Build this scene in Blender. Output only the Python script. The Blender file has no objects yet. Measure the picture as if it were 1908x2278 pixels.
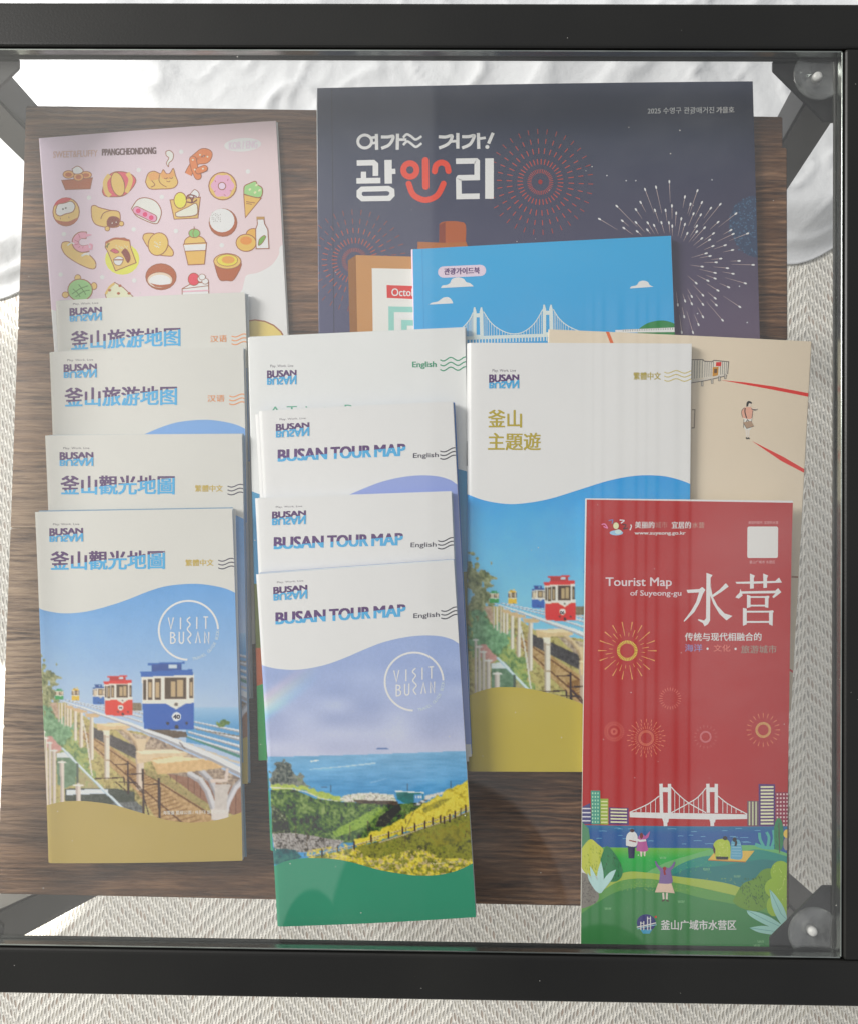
import bpy, bmesh, math, random
import numpy as np
from mathutils import Vector, Matrix, Euler

random.seed(7); RNG = np.random.RandomState(11)
SC = bpy.context.scene
COL = SC.collection
D = bpy.data

# ------------------------------------------------------------------ camera
PW, PH, FOC = 1908.0, 2278.0, 1765.0           # the photograph's own pixel frame
CAM_LOC = Vector((0.022515, -0.012038, 0.357675))
CAM_ROT = Euler((0.014768, 0.011067, 0.009402))
cam = D.cameras.new('camera')
cam.sensor_fit = 'HORIZONTAL'; cam.sensor_width = 36.0
cam.lens = 36.0 * FOC / PW
cam.clip_start = 0.01; cam.clip_end = 50
cam_ob = D.objects.new('camera', cam); COL.objects.link(cam_ob)
cam_ob.location = CAM_LOC; cam_ob.rotation_euler = CAM_ROT
SC.camera = cam_ob
CM = CAM_ROT.to_matrix()

# ------------------------------------------------------------------ world: the dim room the glass mirrors
ZB = -0.045        # top of the wooden shelf
ZF = -0.42         # floor
def nmath(nt, op, a, b=None, c=None, clamp=False):
    n = nt.nodes.new('ShaderNodeMath'); n.operation = op; n.use_clamp = clamp
    for i, v in enumerate((a, b, c)):
        if v is None: continue
        if isinstance(v, (int, float)): n.inputs[i].default_value = v
        else: nt.links.new(v, n.inputs[i])
    return n.outputs[0]
def smooth(nt, v, e0, e1):
    n = nt.nodes.new('ShaderNodeMapRange'); n.interpolation_type = 'SMOOTHSTEP'
    nt.links.new(v, n.inputs[0]); n.inputs[1].default_value = e0; n.inputs[2].default_value = e1
    n.inputs[3].default_value = 0; n.inputs[4].default_value = 1
    return n.outputs[0]
def mixv(nt, f, a, b):                          # a + f*(b-a), floats or sockets
    return nmath(nt, 'ADD', nmath(nt, 'MULTIPLY', nmath(nt, 'SUBTRACT', 1.0, f), a), nmath(nt, 'MULTIPLY', f, b))

w = D.worlds.new('World'); SC.world = w; w.use_nodes = True
nt = w.node_tree; bg = nt.nodes['Background']
tc = nt.nodes.new('ShaderNodeTexCoord'); sp = nt.nodes.new('ShaderNodeSeparateXYZ')
nt.links.new(tc.outputs['Generated'], sp.inputs[0])
zz = nmath(nt, 'MAXIMUM', sp.outputs[2], 0.08)
S = nmath(nt, 'DIVIDE', sp.outputs[0], zz); T = nmath(nt, 'DIVIDE', sp.outputs[1], zz)
# ceiling, brighter towards the window on the left
base = mixv(nt, smooth(nt, S, -1.3, 0.8), 0.92, 0.36)
base = nmath(nt, 'MULTIPLY', base, mixv(nt, smooth(nt, T, -0.9, 0.6), 0.62, 1.12))
edge = smooth(nt, S, -0.016, -0.004)            # the edge of the lit ceiling against the darker curtain
base = mixv(nt, edge, nmath(nt, 'MULTIPLY', base, 1.05), nmath(nt, 'MULTIPLY', base, 0.74))
wv = nmath(nt, 'SINE', nmath(nt, 'ADD', nmath(nt, 'MULTIPLY', S, 2 * math.pi / 0.0172), nmath(nt, 'MULTIPLY', nmath(nt, 'SINE', nmath(nt, 'MULTIPLY', S, 97.0)), 1.6)))
wv = nmath(nt, 'MULTIPLY', nmath(nt, 'POWER', nmath(nt, 'ADD', nmath(nt, 'MULTIPLY', wv, 0.5), 0.5), 3.0), 0.17)
inr = nmath(nt, 'MULTIPLY', smooth(nt, S, 0.17, 0.20), nmath(nt, 'SUBTRACT', 1.0, smooth(nt, S, 0.318, 0.326)))
inr = nmath(nt, 'MULTIPLY', inr, nmath(nt, 'SUBTRACT', 1.0, smooth(nt, T, 0.26, 0.31)))
base = nmath(nt, 'ADD', base, nmath(nt, 'MULTIPLY', inr, nmath(nt, 'SUBTRACT', 0.10, wv)))
base = nmath(nt, 'ADD', base, nmath(nt, 'MULTIPLY', nmath(nt, 'MULTIPLY', smooth(nt, S, 0.314, 0.328), nmath(nt, 'SUBTRACT', 1.0, smooth(nt, T, -0.02, 0.12))), 0.22))
# the person taking the picture
def ellw(cs, ct, rs, rt, soft):
    d = nmath(nt, 'SQRT', nmath(nt, 'ADD', nmath(nt, 'POWER', nmath(nt, 'DIVIDE', nmath(nt, 'SUBTRACT', S, cs), rs), 2.0),
                                nmath(nt, 'POWER', nmath(nt, 'DIVIDE', nmath(nt, 'SUBTRACT', T, ct), rt), 2.0)))
    return nmath(nt, 'SUBTRACT', 1.0, smooth(nt, d, 1 - soft, 1 + soft))
dark = nmath(nt, 'MAXIMUM', ellw(0.02, -0.545, 0.155, 0.225, 0.025),
             nmath(nt, 'MAXIMUM', ellw(-0.152, -0.545, 0.042, 0.085, 0.05), ellw(0.21, -0.56, 0.065, 0.062, 0.05)))
base = mixv(nt, nmath(nt, 'MULTIPLY', dark, 0.85), base, 0.06)
# nothing bright below the horizon
base = nmath(nt, 'MULTIPLY', base, nmath(nt, 'ADD', 0.45, nmath(nt, 'MULTIPLY', 0.55, smooth(nt, sp.outputs[2], -0.4, 0.15))))
cr = nt.nodes.new('ShaderNodeCombineColor')
warm = smooth(nt, S, 0.25, -0.9)
nt.links.new(nmath(nt, 'MULTIPLY', base, mixv(nt, warm, 0.985, 1.03)), cr.inputs[0])
nt.links.new(base, cr.inputs[1])
nt.links.new(nmath(nt, 'MULTIPLY', base, mixv(nt, warm, 1.02, 0.92)), cr.inputs[2])
nt.links.new(cr.outputs[0], bg.inputs[0]); bg.inputs[1].default_value = 1.0

# ------------------------------------------------------------------ lamps: the window on the left, low sun on the floor
def lamp(name, kind, loc, target, energy, color, **kw):
    l = D.lights.new(name, kind); l.energy = energy; l.color = color
    for k, v in kw.items(): setattr(l, k, v)
    o = D.objects.new(name, l); COL.objects.link(o); o.location = loc
    o.rotation_euler = (Vector(target) - Vector(loc)).to_track_quat('-Z', 'Y').to_euler()
    return o
lamp('window_light', 'AREA', (-2.2, 0.9, 1.5), (0, 0, -0.05), 76, (1, 0.978, 0.95), shape='RECTANGLE', size=0.8, size_y=1.0)
lamp('sun_on_sheet', 'SPOT', (-0.80, 0.42, 0.25), (-0.46, 0.36, -0.40), 42, (1, 0.97, 0.92), spot_size=math.radians(30), spot_blend=0.5, shadow_soft_size=0.01)
lamp('sun_on_floor', 'SPOT', (-0.80, -0.30, 0.25), (-0.48, -0.30, -0.42), 80, (1, 0.96, 0.88), spot_size=math.radians(24), spot_blend=0.10, shadow_soft_size=0.004)

SC.view_settings.view_transform = 'Standard'; SC.view_settings.look = 'None'
SC.view_settings.exposure = 0.14; SC.view_settings.gamma = 1.0
SC.view_settings.use_curve_mapping = False
SC.render.engine = 'CYCLES'
SC.cycles.max_bounces = 8; SC.cycles.transparent_max_bounces = 16
SC.cycles.use_denoising = True
SC.cycles.caustics_reflective = False; SC.cycles.caustics_refractive = False

# ------------------------------------------------------------------ small helpers
def lin1(c):
    c = c / 255.0
    return c / 12.92 if c <= 0.04045 else ((c + 0.055) / 1.055) ** 2.4
LUT = np.array([lin1(i) for i in range(256)])
def ray(px, py):
    return CM @ Vector(((px - PW / 2) / FOC, -(py - PH / 2) / FOC, -1.0))
def at(px, py, z):                               # photograph pixel -> world point at height z
    d = ray(px, py); t = (z - CAM_LOC.z) / d.z
    return CAM_LOC + d * t
def V(*p): return [(x * 1908 / 1759, y * 1908 / 1759) for x, y in p]

def link(name, me, parent=None, mat=None):
    o = D.objects.new(name, me); COL.objects.link(o)
    if parent: o.parent = parent
    if mat:
        me.materials.clear()
        for m in (mat if isinstance(mat, (list, tuple)) else [mat]): me.materials.append(m)
    return o
def tag(o, label=None, cat=None, group=None, kind=None):
    if label: o['label'] = label
    if cat: o['category'] = cat
    if group: o['group'] = group
    if kind: o['kind'] = kind
    return o
def empty(name, loc):
    o = D.objects.new(name, None); COL.objects.link(o); o.location = loc; o.empty_display_size = 0.02
    return o
def from_bm(name, bm, parent=None, mat=None, smooth_=False):
    me = D.meshes.new(name); bm.to_mesh(me); bm.free()
    if smooth_:
        for p in me.polygons: p.use_smooth = True
    return link(name, me, parent, mat)
def bm_box(bm, lo, hi, bev=0.0, seg=2):
    r = bmesh.ops.create_cube(bm, size=1.0)
    vs = r['verts']
    for v in vs:
        v.co = Vector([lo[i] + (v.co[i] + 0.5) * (hi[i] - lo[i]) for i in range(3)])
    if bev:
        es = list({e for v in vs for e in v.link_edges})
        bmesh.ops.bevel(bm, geom=es, offset=bev, segments=seg, affect='EDGES', profile=0.6)
def bm_prism(bm, pts, z0, z1, bev=0.0):
    a = [bm.verts.new((x, y, z0)) for x, y in pts]; b = [bm.verts.new((x, y, z1)) for x, y in pts]
    n = len(pts); fs = [bm.faces.new(a[::-1]), bm.faces.new(b)]
    for i in range(n): fs.append(bm.faces.new((a[i], a[(i + 1) % n], b[(i + 1) % n], b[i])))
    bmesh.ops.recalc_face_normals(bm, faces=fs)
    if bev:
        bmesh.ops.bevel(bm, geom=list({e for f in fs for e in f.edges}), offset=bev, segments=2, affect='EDGES')
def bm_beam(bm, p0, p1, w0, w1, bev=0.0012):    # square bar between two points, faces square to x and y
    r = []
    for p, s in ((p0, w0), (p1, w1)):
        r.append([bm.verts.new((p[0] + sx * s / 2, p[1] + sy * s / 2, p[2])) for sx, sy in ((-1, -1), (1, -1), (1, 1), (-1, 1))])
    fs = [bm.faces.new(r[0]), bm.faces.new(r[1][::-1])]
    for i in range(4): fs.append(bm.faces.new((r[0][i], r[0][(i + 1) % 4], r[1][(i + 1) % 4], r[1][i])))
    bmesh.ops.recalc_face_normals(bm, faces=fs)
    bmesh.ops.bevel(bm, geom=list({e for f in fs for e in f.edges}), offset=bev, segments=2, affect='EDGES')
def bm_lathe(bm, prof, c, n=48):
    rows = []
    for r, z in prof:
        if r < 1e-6: rows.append([bm.verts.new((c[0], c[1], c[2] + z))])
        else: rows.append([bm.verts.new((c[0] + r * math.cos(2 * math.pi * i / n), c[1] + r * math.sin(2 * math.pi * i / n), c[2] + z)) for i in range(n)])
    for a, b in zip(rows, rows[1:]):
        for i in range(n):
            j = (i + 1) % n
            if len(a) == 1: bm.faces.new((a[0], b[i], b[j]))
            elif len(b) == 1: bm.faces.new((a[i], b[0], a[j]))
            else: bm.faces.new((a[i], b[i], b[j], a[j]))
    bmesh.ops.recalc_face_normals(bm, faces=bm.faces)

# ------------------------------------------------------------------ materials
def new_mat(name):
    m = D.materials.new(name); m.use_nodes = True
    return m, m.node_tree, m.node_tree.nodes['Principled BSDF']
def noise(nt, vec, scale, detail=4, rough=0.55):
    n = nt.nodes.new('ShaderNodeTexNoise'); n.inputs['Scale'].default_value = scale
    n.inputs['Detail'].default_value = detail; n.inputs['Roughness'].default_value = rough
    if vec is not None: nt.links.new(vec, n.inputs['Vector'])
    return n.outputs['Fac']
def geo_pos(nt, scale=(1, 1, 1)):
    g = nt.nodes.new('ShaderNodeNewGeometry'); m = nt.nodes.new('ShaderNodeMapping')
    m.inputs['Scale'].default_value = scale
    nt.links.new(g.outputs['Position'], m.inputs['Vector'])
    return m.outputs['Vector']
def bump(nt, h, strength, dist, bsdf):
    b = nt.nodes.new('ShaderNodeBump'); b.inputs['Strength'].default_value = strength; b.inputs['Distance'].default_value = dist
    nt.links.new(h, b.inputs['Height']); nt.links.new(b.outputs[0], bsdf.inputs['Normal'])
    return b
def ramp(nt, f, stops):
    r = nt.nodes.new('ShaderNodeValToRGB'); e = r.color_ramp.elements
    while len(e) < len(stops): e.new(0.5)
    for el, (p, c) in zip(e, stops): el.position = p; el.color = (*c, 1)
    nt.links.new(f, r.inputs[0]); return r.outputs[0]
def mixc(nt, f, a, b, mode='MIX'):
    m = nt.nodes.new('ShaderNodeMix'); m.data_type = 'RGBA'; m.blend_type = mode
    for i, v in ((0, f), (6, a), (7, b)):
        if isinstance(v, (int, float)): m.inputs[i].default_value = v
        elif isinstance(v, tuple): m.inputs[i].default_value = (*v, 1)
        else: nt.links.new(v, m.inputs[i])
    return m.outputs[2]

def paper_mat(name, rough, spec, grain):
    m, nt, b = new_mat(name)
    a = nt.nodes.new('ShaderNodeAttribute'); a.attribute_name = 'Col'
    p = geo_pos(nt)
    n1 = noise(nt, p, 1500, 3); n2 = noise(nt, p, 22, 4); n3 = noise(nt, p, 7, 2)
    f = nmath(nt, 'ADD', 1.0 - 0.05 * grain - 0.02, nmath(nt, 'ADD', nmath(nt, 'MULTIPLY', n1, 0.10 * grain), nmath(nt, 'MULTIPLY', n2, 0.04)))
    cc = nt.nodes.new('ShaderNodeVectorMath'); cc.operation = 'SCALE'
    nt.links.new(a.outputs['Color'], cc.inputs[0]); nt.links.new(f, cc.inputs['Scale'])
    nt.links.new(cc.outputs[0], b.inputs['Base Color'])
    b.inputs['Roughness'].default_value = rough
    nt.links.new(nmath(nt, 'ADD', rough - 0.06, nmath(nt, 'MULTIPLY', n2, 0.12)), b.inputs['Roughness'])
    b.inputs['Specular IOR Level'].default_value = spec
    h = nmath(nt, 'ADD', nmath(nt, 'MULTIPLY', n3, 1.0), nmath(nt, 'MULTIPLY', n1, 0.006))
    bump(nt, h, 0.35, 0.004, b)
    return m
M_PAPER = paper_mat('printed_paper', 0.5, 0.35, 1.0)
M_GLOSS = paper_mat('coated_paper', 0.32, 0.45, 0.7)

def black_mat():
    m, nt, b = new_mat('black_powder_coat')
    p = geo_pos(nt); n = noise(nt, p, 900, 3); n2 = noise(nt, p, 9, 3)
    nt.links.new(ramp(nt, n2, [(0.3, (0.007, 0.007, 0.007)), (0.7, (0.012, 0.012, 0.011))]), b.inputs['Base Color'])
    nt.links.new(nmath(nt, 'ADD', 0.34, nmath(nt, 'MULTIPLY', n2, 0.14)), b.inputs['Roughness'])
    b.inputs['Specular IOR Level'].default_value = 0.36
    bump(nt, n, 0.12, 0.0004, b)
    return m
M_BLACK = black_mat()

def wood_mat():
    m, nt, b = new_mat('dark_wood_grain')
    p = geo_pos(nt, (9, 150, 30)); p2 = geo_pos(nt, (45, 620, 60)); p3 = geo_pos(nt, (7, 18, 8)); p4 = geo_pos(nt, (75, 1500, 90))
    wob = noise(nt, geo_pos(nt, (14, 9, 9)), 1.0, 3)
    cmb = nt.nodes.new('ShaderNodeCombineXYZ'); nt.links.new(nmath(nt, 'MULTIPLY', wob, 3.5), cmb.inputs[1])
    av = nt.nodes.new('ShaderNodeVectorMath'); nt.links.new(p, av.inputs[0]); nt.links.new(cmb.outputs[0], av.inputs[1])
    g1 = noise(nt, av.outputs[0], 1.0, 5, 0.6); g2 = noise(nt, p2, 1.0, 4, 0.65); g3 = noise(nt, p3, 1.0, 3); g4 = noise(nt, p4, 1.0, 2)
    gp = nt.nodes.new('ShaderNodeNewGeometry'); sy = nt.nodes.new('ShaderNodeSeparateXYZ'); nt.links.new(gp.outputs['Position'], sy.inputs[0])
    wob2 = noise(nt, geo_pos(nt, (16, 60, 10)), 1.0, 4, 0.6)       # the raised growth lines
    ln = nmath(nt, 'ADD', nmath(nt, 'MULTIPLY', nmath(nt, 'SINE', nmath(nt, 'ADD', nmath(nt, 'MULTIPLY', sy.outputs[1], 2350.0), nmath(nt, 'MULTIPLY', wob2, 26.0))), 0.5), 0.5)
    ln = nmath(nt, 'MULTIPLY', nmath(nt, 'SUBTRACT', nmath(nt, 'POWER', ln, 1.6), 0.42), nmath(nt, 'MULTIPLY', smooth(nt, noise(nt, geo_pos(nt, (8, 26, 8)), 1.0, 2), 0.35, 0.7), 0.13))
    f = nmath(nt, 'ADD', ln, nmath(nt, 'ADD', nmath(nt, 'MULTIPLY', g1, 0.36), nmath(nt, 'ADD', nmath(nt, 'MULTIPLY', g2, 0.42), nmath(nt, 'MULTIPLY', g3, 0.22))))
    c = ramp(nt, f, [(0.37, (0.026, 0.009, 0.003)), (0.45, (0.085, 0.036, 0.015)), (0.53, (0.165, 0.078, 0.035)), (0.64, (0.36, 0.195, 0.098))])
    c = mixc(nt, nmath(nt, 'MULTIPLY', smooth(nt, g4, 0.5, 0.72), 0.55), c, (0.24, 0.14, 0.08))
    g = nt.nodes.new('ShaderNodeNewGeometry'); dv = nt.nodes.new('ShaderNodeVectorMath'); dv.operation = 'DISTANCE'   # window sheen and haze painted into the wood colour, left side
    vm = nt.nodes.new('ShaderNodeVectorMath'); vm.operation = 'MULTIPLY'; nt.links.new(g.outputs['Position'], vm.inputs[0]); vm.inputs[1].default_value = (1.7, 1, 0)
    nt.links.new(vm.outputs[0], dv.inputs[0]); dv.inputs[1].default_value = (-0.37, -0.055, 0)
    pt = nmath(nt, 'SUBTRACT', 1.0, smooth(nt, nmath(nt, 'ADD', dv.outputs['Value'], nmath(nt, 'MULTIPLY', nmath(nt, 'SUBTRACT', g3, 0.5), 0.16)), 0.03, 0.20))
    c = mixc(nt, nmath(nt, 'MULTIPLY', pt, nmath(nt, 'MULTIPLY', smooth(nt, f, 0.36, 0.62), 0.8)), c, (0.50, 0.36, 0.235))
    nt.links.new(c, b.inputs['Base Color'])
    nt.links.new(nmath(nt, 'ADD', 0.38, nmath(nt, 'MULTIPLY', g2, 0.2)), b.inputs['Roughness'])
    b.inputs['Specular IOR Level'].default_value = 0.35
    bump(nt, nmath(nt, 'ADD', nmath(nt, 'MULTIPLY', g2, 0.9), nmath(nt, 'MULTIPLY', g1, 0.5)), 0.7, 0.0012, b)
    return m
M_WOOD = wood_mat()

def rug_mat():
    m, nt, b = new_mat('woven_rug')
    g = nt.nodes.new('ShaderNodeNewGeometry'); s = nt.nodes.new('ShaderNodeSeparateXYZ')
    nt.links.new(g.outputs['Position'], s.inputs[0])
    wx = noise(nt, geo_pos(nt, (60, 60, 1)), 1.0, 3); wy = noise(nt, geo_pos(nt, (75, 75, 1)), 1.3, 3)
    P, Q = 0.0037, 0.0122
    x = nmath(nt, 'DIVIDE', nmath(nt, 'ADD', nmath(nt, 'ADD', s.outputs[0], 10.0), nmath(nt, 'MULTIPLY', nmath(nt, 'SUBTRACT', wx, 0.5), 0.0016)), P)
    ci = nmath(nt, 'FLOOR', x); fx = nmath(nt, 'SUBTRACT', nmath(nt, 'SUBTRACT', x, ci), 0.5)
    tri = nmath(nt, 'PINGPONG', ci, 23.0)
    y = nmath(nt, 'DIVIDE', nmath(nt, 'ADD', nmath(nt, 'ADD', s.outputs[1], 10.0), nmath(nt, 'MULTIPLY', nmath(nt, 'SUBTRACT', wy, 0.5), 0.0030)), Q)
    y = nmath(nt, 'ADD', y, nmath(nt, 'MULTIPLY', tri, 0.25))
    ri = nmath(nt, 'FLOOR', y); fy = nmath(nt, 'SUBTRACT', y, ri)
    cb = nt.nodes.new('ShaderNodeCombineXYZ'); nt.links.new(ci, cb.inputs[0]); nt.links.new(ri, cb.inputs[1])
    wn = nt.nodes.new('ShaderNodeTexWhiteNoise'); nt.links.new(cb.outputs[0], wn.inputs['Vector'])
    rnd = wn.outputs['Value']
    sg = nmath(nt, 'SUBTRACT', nmath(nt, 'MULTIPLY', nmath(nt, 'LESS_THAN', nmath(nt, 'MODULO', ci, 46.0), 23.0), 2.0), 1.0)
    fx = nmath(nt, 'ADD', fx, nmath(nt, 'MULTIPLY', sg, nmath(nt, 'MULTIPLY', nmath(nt, 'SUBTRACT', fy, 0.42), 0.55)))
    # lens shaped dark yarn, between bars of cream weft
    prof = nmath(nt, 'SINE', nmath(nt, 'MULTIPLY', nmath(nt, 'DIVIDE', nmath(nt, 'SUBTRACT', fy, 0.10), 0.64), math.pi))
    prof = nmath(nt, 'MULTIPLY', nmath(nt, 'POWER', nmath(nt, 'MAXIMUM', prof, 0.0), 0.6), nmath(nt, 'ADD', 0.22, nmath(nt, 'MULTIPLY', rnd, 0.08)))
    prof = nmath(nt, 'MULTIPLY', prof, nmath(nt, 'LESS_THAN', fy, 0.74))
    dk = nmath(nt, 'SUBTRACT', 1.0, smooth(nt, nmath(nt, 'SUBTRACT', nmath(nt, 'ABSOLUTE', fx), prof), -0.10, 0.08))
    dot = nmath(nt, 'SQRT', nmath(nt, 'ADD', nmath(nt, 'POWER', fx, 2.0), nmath(nt, 'POWER', nmath(nt, 'MULTIPLY', nmath(nt, 'SUBTRACT', fy, 0.87), 3.2), 2.0)))
    dk2 = nmath(nt, 'MULTIPLY', nmath(nt, 'SUBTRACT', 1.0, smooth(nt, dot, 0.10, 0.26)), 0.55)
    dk = nmath(nt, 'MAXIMUM', nmath(nt, 'MULTIPLY', dk, nmath(nt, 'ADD', 0.66, nmath(nt, 'MULTIPLY', rnd, 0.22))), dk2)
    fib = noise(nt, geo_pos(nt, (1800, 900, 100)), 1.0, 3)
    hue = ramp(nt, wn.outputs['Value'], [(0.0, (0.29, 0.265, 0.215)), (0.35, (0.36, 0.33, 0.27)), (0.65, (0.27, 0.265, 0.245)), (0.95, (0.36, 0.29, 0.24))])
    cream = mixc(nt, fib, (0.62, 0.60, 0.54), (0.88, 0.86, 0.805))
    nt.links.new(mixc(nt, dk, cream, hue), b.inputs['Base Color'])
    b.inputs['Roughness'].default_value = 0.95; b.inputs['Specular IOR Level'].default_value = 0.05
    h = nmath(nt, 'ADD', nmath(nt, 'SUBTRACT', 1.0, dk), nmath(nt, 'MULTIPLY', fib, 0.35))
    h = nmath(nt, 'SUBTRACT', h, nmath(nt, 'MULTIPLY', nmath(nt, 'POWER', nmath(nt, 'ABSOLUTE', fx), 2.0), 2.0))
    bump(nt, h, 0.75, 0.0011, b)
    return m
M_RUG = rug_mat()

def sheet_mat():
    m, nt, b = new_mat('white_cotton')
    n = noise(nt, geo_pos(nt), 1400, 2); n2 = noise(nt, geo_pos(nt, (30, 30, 30)), 1.0, 5, 0.6)
    b.inputs['Base Color'].default_value = (0.70, 0.715, 0.735, 1)
    b.inputs['Roughness'].default_value = 0.9; b.inputs['Specular IOR Level'].default_value = 0.15
    bump(nt, nmath(nt, 'ADD', nmath(nt, 'MULTIPLY', n, 0.02), n2), 0.5, 0.004, b)
    return m
M_SHEET = sheet_mat()

def glass_mat():                                 # thin pane: symmetric Fresnel mirror over a clear layer
    m = D.materials.new('clear_glass'); m.use_nodes = True; nt = m.node_tree; nt.nodes.clear()
    out = nt.nodes.new('ShaderNodeOutputMaterial')
    g = nt.nodes.new('ShaderNodeNewGeometry'); d = nt.nodes.new('ShaderNodeVectorMath'); d.operation = 'DOT_PRODUCT'
    nt.links.new(g.outputs['Incoming'], d.inputs[0]); nt.links.new(g.outputs['Normal'], d.inputs[1])
    c = nmath(nt, 'ABSOLUTE', d.outputs['Value'])
    f = nmath(nt, 'ADD', 0.075, nmath(nt, 'MULTIPLY', 0.9, nmath(nt, 'POWER', nmath(nt, 'SUBTRACT', 1.0, c), 5.0)), clamp=True)
    tr = nt.nodes.new('ShaderNodeBsdfTransparent'); tr.inputs[0].default_value = (0.98, 0.98, 0.976, 1)
    gl = nt.nodes.new('ShaderNodeBsdfGlossy'); gl.inputs['Roughness'].default_value = 0.0; gl.inputs[0].default_value = (1, 1, 1, 1)
    mx = nt.nodes.new('ShaderNodeMixShader'); nt.links.new(f, mx.inputs[0]); nt.links.new(tr.outputs[0], mx.inputs[1]); nt.links.new(gl.outputs[0], mx.inputs[2])
    film = noise(nt, geo_pos(nt, (9, 14, 1)), 1.0, 6, 0.65)      # a thin uneven film of dust and wiping marks
    df = nt.nodes.new('ShaderNodeBsdfDiffuse'); df.inputs[0].default_value = (0.8, 0.8, 0.8, 1)
    m2 = nt.nodes.new('ShaderNodeMixShader'); nt.links.new(nmath(nt, 'MULTIPLY', smooth(nt, film, 0.42, 0.75), 0.022), m2.inputs[0])
    nt.links.new(mx.outputs[0], m2.inputs[1]); nt.links.new(df.outputs[0], m2.inputs[2])
    nt.links.new(m2.outputs[0], out.inputs[0])
    return m
M_GLASS = glass_mat()
def clear_mat(name, tint, gloss, diff, dcol):
    m = D.materials.new(name); m.use_nodes = True; nt = m.node_tree; nt.nodes.clear()
    out = nt.nodes.new('ShaderNodeOutputMaterial')
    tr = nt.nodes.new('ShaderNodeBsdfTransparent'); tr.inputs[0].default_value = (*tint, 1)
    gl = nt.nodes.new('ShaderNodeBsdfGlossy'); gl.inputs['Roughness'].default_value = 0.12
    lw = nt.nodes.new('ShaderNodeLayerWeight'); lw.inputs[0].default_value = gloss
    m1 = nt.nodes.new('ShaderNodeMixShader'); nt.links.new(lw.outputs['Facing'], m1.inputs[0]); nt.links.new(tr.outputs[0], m1.inputs[1]); nt.links.new(gl.outputs[0], m1.inputs[2])
    df = nt.nodes.new('ShaderNodeBsdfDiffuse'); df.inputs[0].default_value = (*dcol, 1)
    n = noise(nt, geo_pos(nt), 260, 4); dd = nmath(nt, 'MULTIPLY', smooth(nt, n, 0.25, 0.8), diff * 2)
    m2 = nt.nodes.new('ShaderNodeMixShader'); nt.links.new(dd, m2.inputs[0]); nt.links.new(m1.outputs[0], m2.inputs[1]); nt.links.new(df.outputs[0], m2.inputs[2])
    nt.links.new(m2.outputs[0], out.inputs[0])
    return m
M_BOTTOM = clear_mat('glass_underside', (1, 1, 1), 0.0, 0.0, (1, 1, 1))
M_CUP = clear_mat('clear_vinyl', (0.90, 0.92, 0.91), 0.42, 0.06, (0.6, 0.62, 0.6))
m, nt, b = new_mat('milky_vinyl'); M_KNOB = m
nt.links.new(ramp(nt, noise(nt, geo_pos(nt), 300, 3), [(0.3, (0.65, 0.66, 0.64)), (0.7, (0.85, 0.85, 0.83))]), b.inputs['Base Color']); b.inputs['Roughness'].default_value = 0.25
m, nt, b = new_mat('polished_glass_edge'); M_EDGE = m
nt.links.new(ramp(nt, noise(nt, geo_pos(nt, (60, 60, 900)), 1.0, 3), [(0.3, (0.30, 0.33, 0.31)), (0.7, (0.46, 0.49, 0.46))]), b.inputs['Base Color'])
b.inputs['Metallic'].default_value = 1.0; b.inputs['Roughness'].default_value = 0.22
# ------------------------------------------------------------------ the setting: rug and sheet
def noise2(x, y, cell, seed):
    r = np.random.RandomState(seed); G = r.rand(257, 257)
    u = x / cell; v = y / cell; i = np.floor(u).astype(int); j = np.floor(v).astype(int)
    fu = u - i; fv = v - j; fu = fu * fu * (3 - 2 * fu); fv = fv * fv * (3 - 2 * fv)
    i %= 256; j %= 256
    return (G[i, j] * (1 - fu) + G[i + 1, j] * fu) * (1 - fv) + (G[i, j + 1] * (1 - fu) + G[i + 1, j + 1] * fu) * fv
def grid_mesh(name, X, Y, Zv):
    ny, nx = X.shape
    vs = np.stack([X, Y, Zv], -1).reshape(-1, 3)
    idx = np.arange(nx * ny).reshape(ny, nx)
    f = np.stack([idx[:-1, :-1], idx[:-1, 1:], idx[1:, 1:], idx[1:, :-1]], -1).reshape(-1, 4)
    me = D.meshes.new(name); me.from_pydata(vs.tolist(), [], f.tolist()); return me

bm = bmesh.new()
bm_box(bm, (-1.6, -1.4, ZF - 0.012), (1.6, 1.4, ZF), 0.003)
rug = from_bm('rug', bm, None, M_RUG); tag(rug, kind='structure')

# the white sheet lying crumpled on the rug behind the table
nx, ny = 460, 240
xs = np.linspace(-0.95, 0.95, nx); ts = np.linspace(0, 1, ny)
Xg, Tg = np.meshgrid(xs, ts)
yl, yr = at(0, 695, ZF).y, at(1830, 548, ZF).y
xl, xr = at(0, 695, ZF).x, at(1830, 548, ZF).x
front = yl + (yr - yl) * (Xg - xl) / (xr - xl) + 0.014 * np.sin(Xg * 13 + 0.6) + 0.008 * np.sin(Xg * 47) + 0.02 * (noise2(Xg + 5, Xg * 0 + 5, 0.05, 77) - 0.5)
Yg = front + (1.1 - front) * Tg ** 1.15
d = Yg - front
h = np.clip(d / 0.05, 0, 1); h = h * h * (3 - 2 * h) * 0.035
ridge = lambda c, s, a=0.6: 1 - np.abs(2 * noise2(Xg + a * Yg + 9, Yg - a * Xg + 9, c, s) - 1)
fold = 0.010 * ridge(0.20, 1) ** 4 + 0.0055 * ridge(0.09, 2, -0.9) ** 9 + 0.0032 * ridge(0.055, 3, 1.2) ** 12 + 0.0014 * ridge(0.03, 4) ** 10
Zg = ZF + 0.003 + h + fold * np.clip(d / 0.06, 0.05, 1)
hem = np.exp(-((d - 0.018) / 0.004) ** 2) * 0.003
me = grid_mesh('crumpled_sheet', Xg, Yg, Zg + hem)
for p in me.polygons: p.use_smooth = True
sh = link('crumpled_sheet', me, None, M_SHEET)
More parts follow.
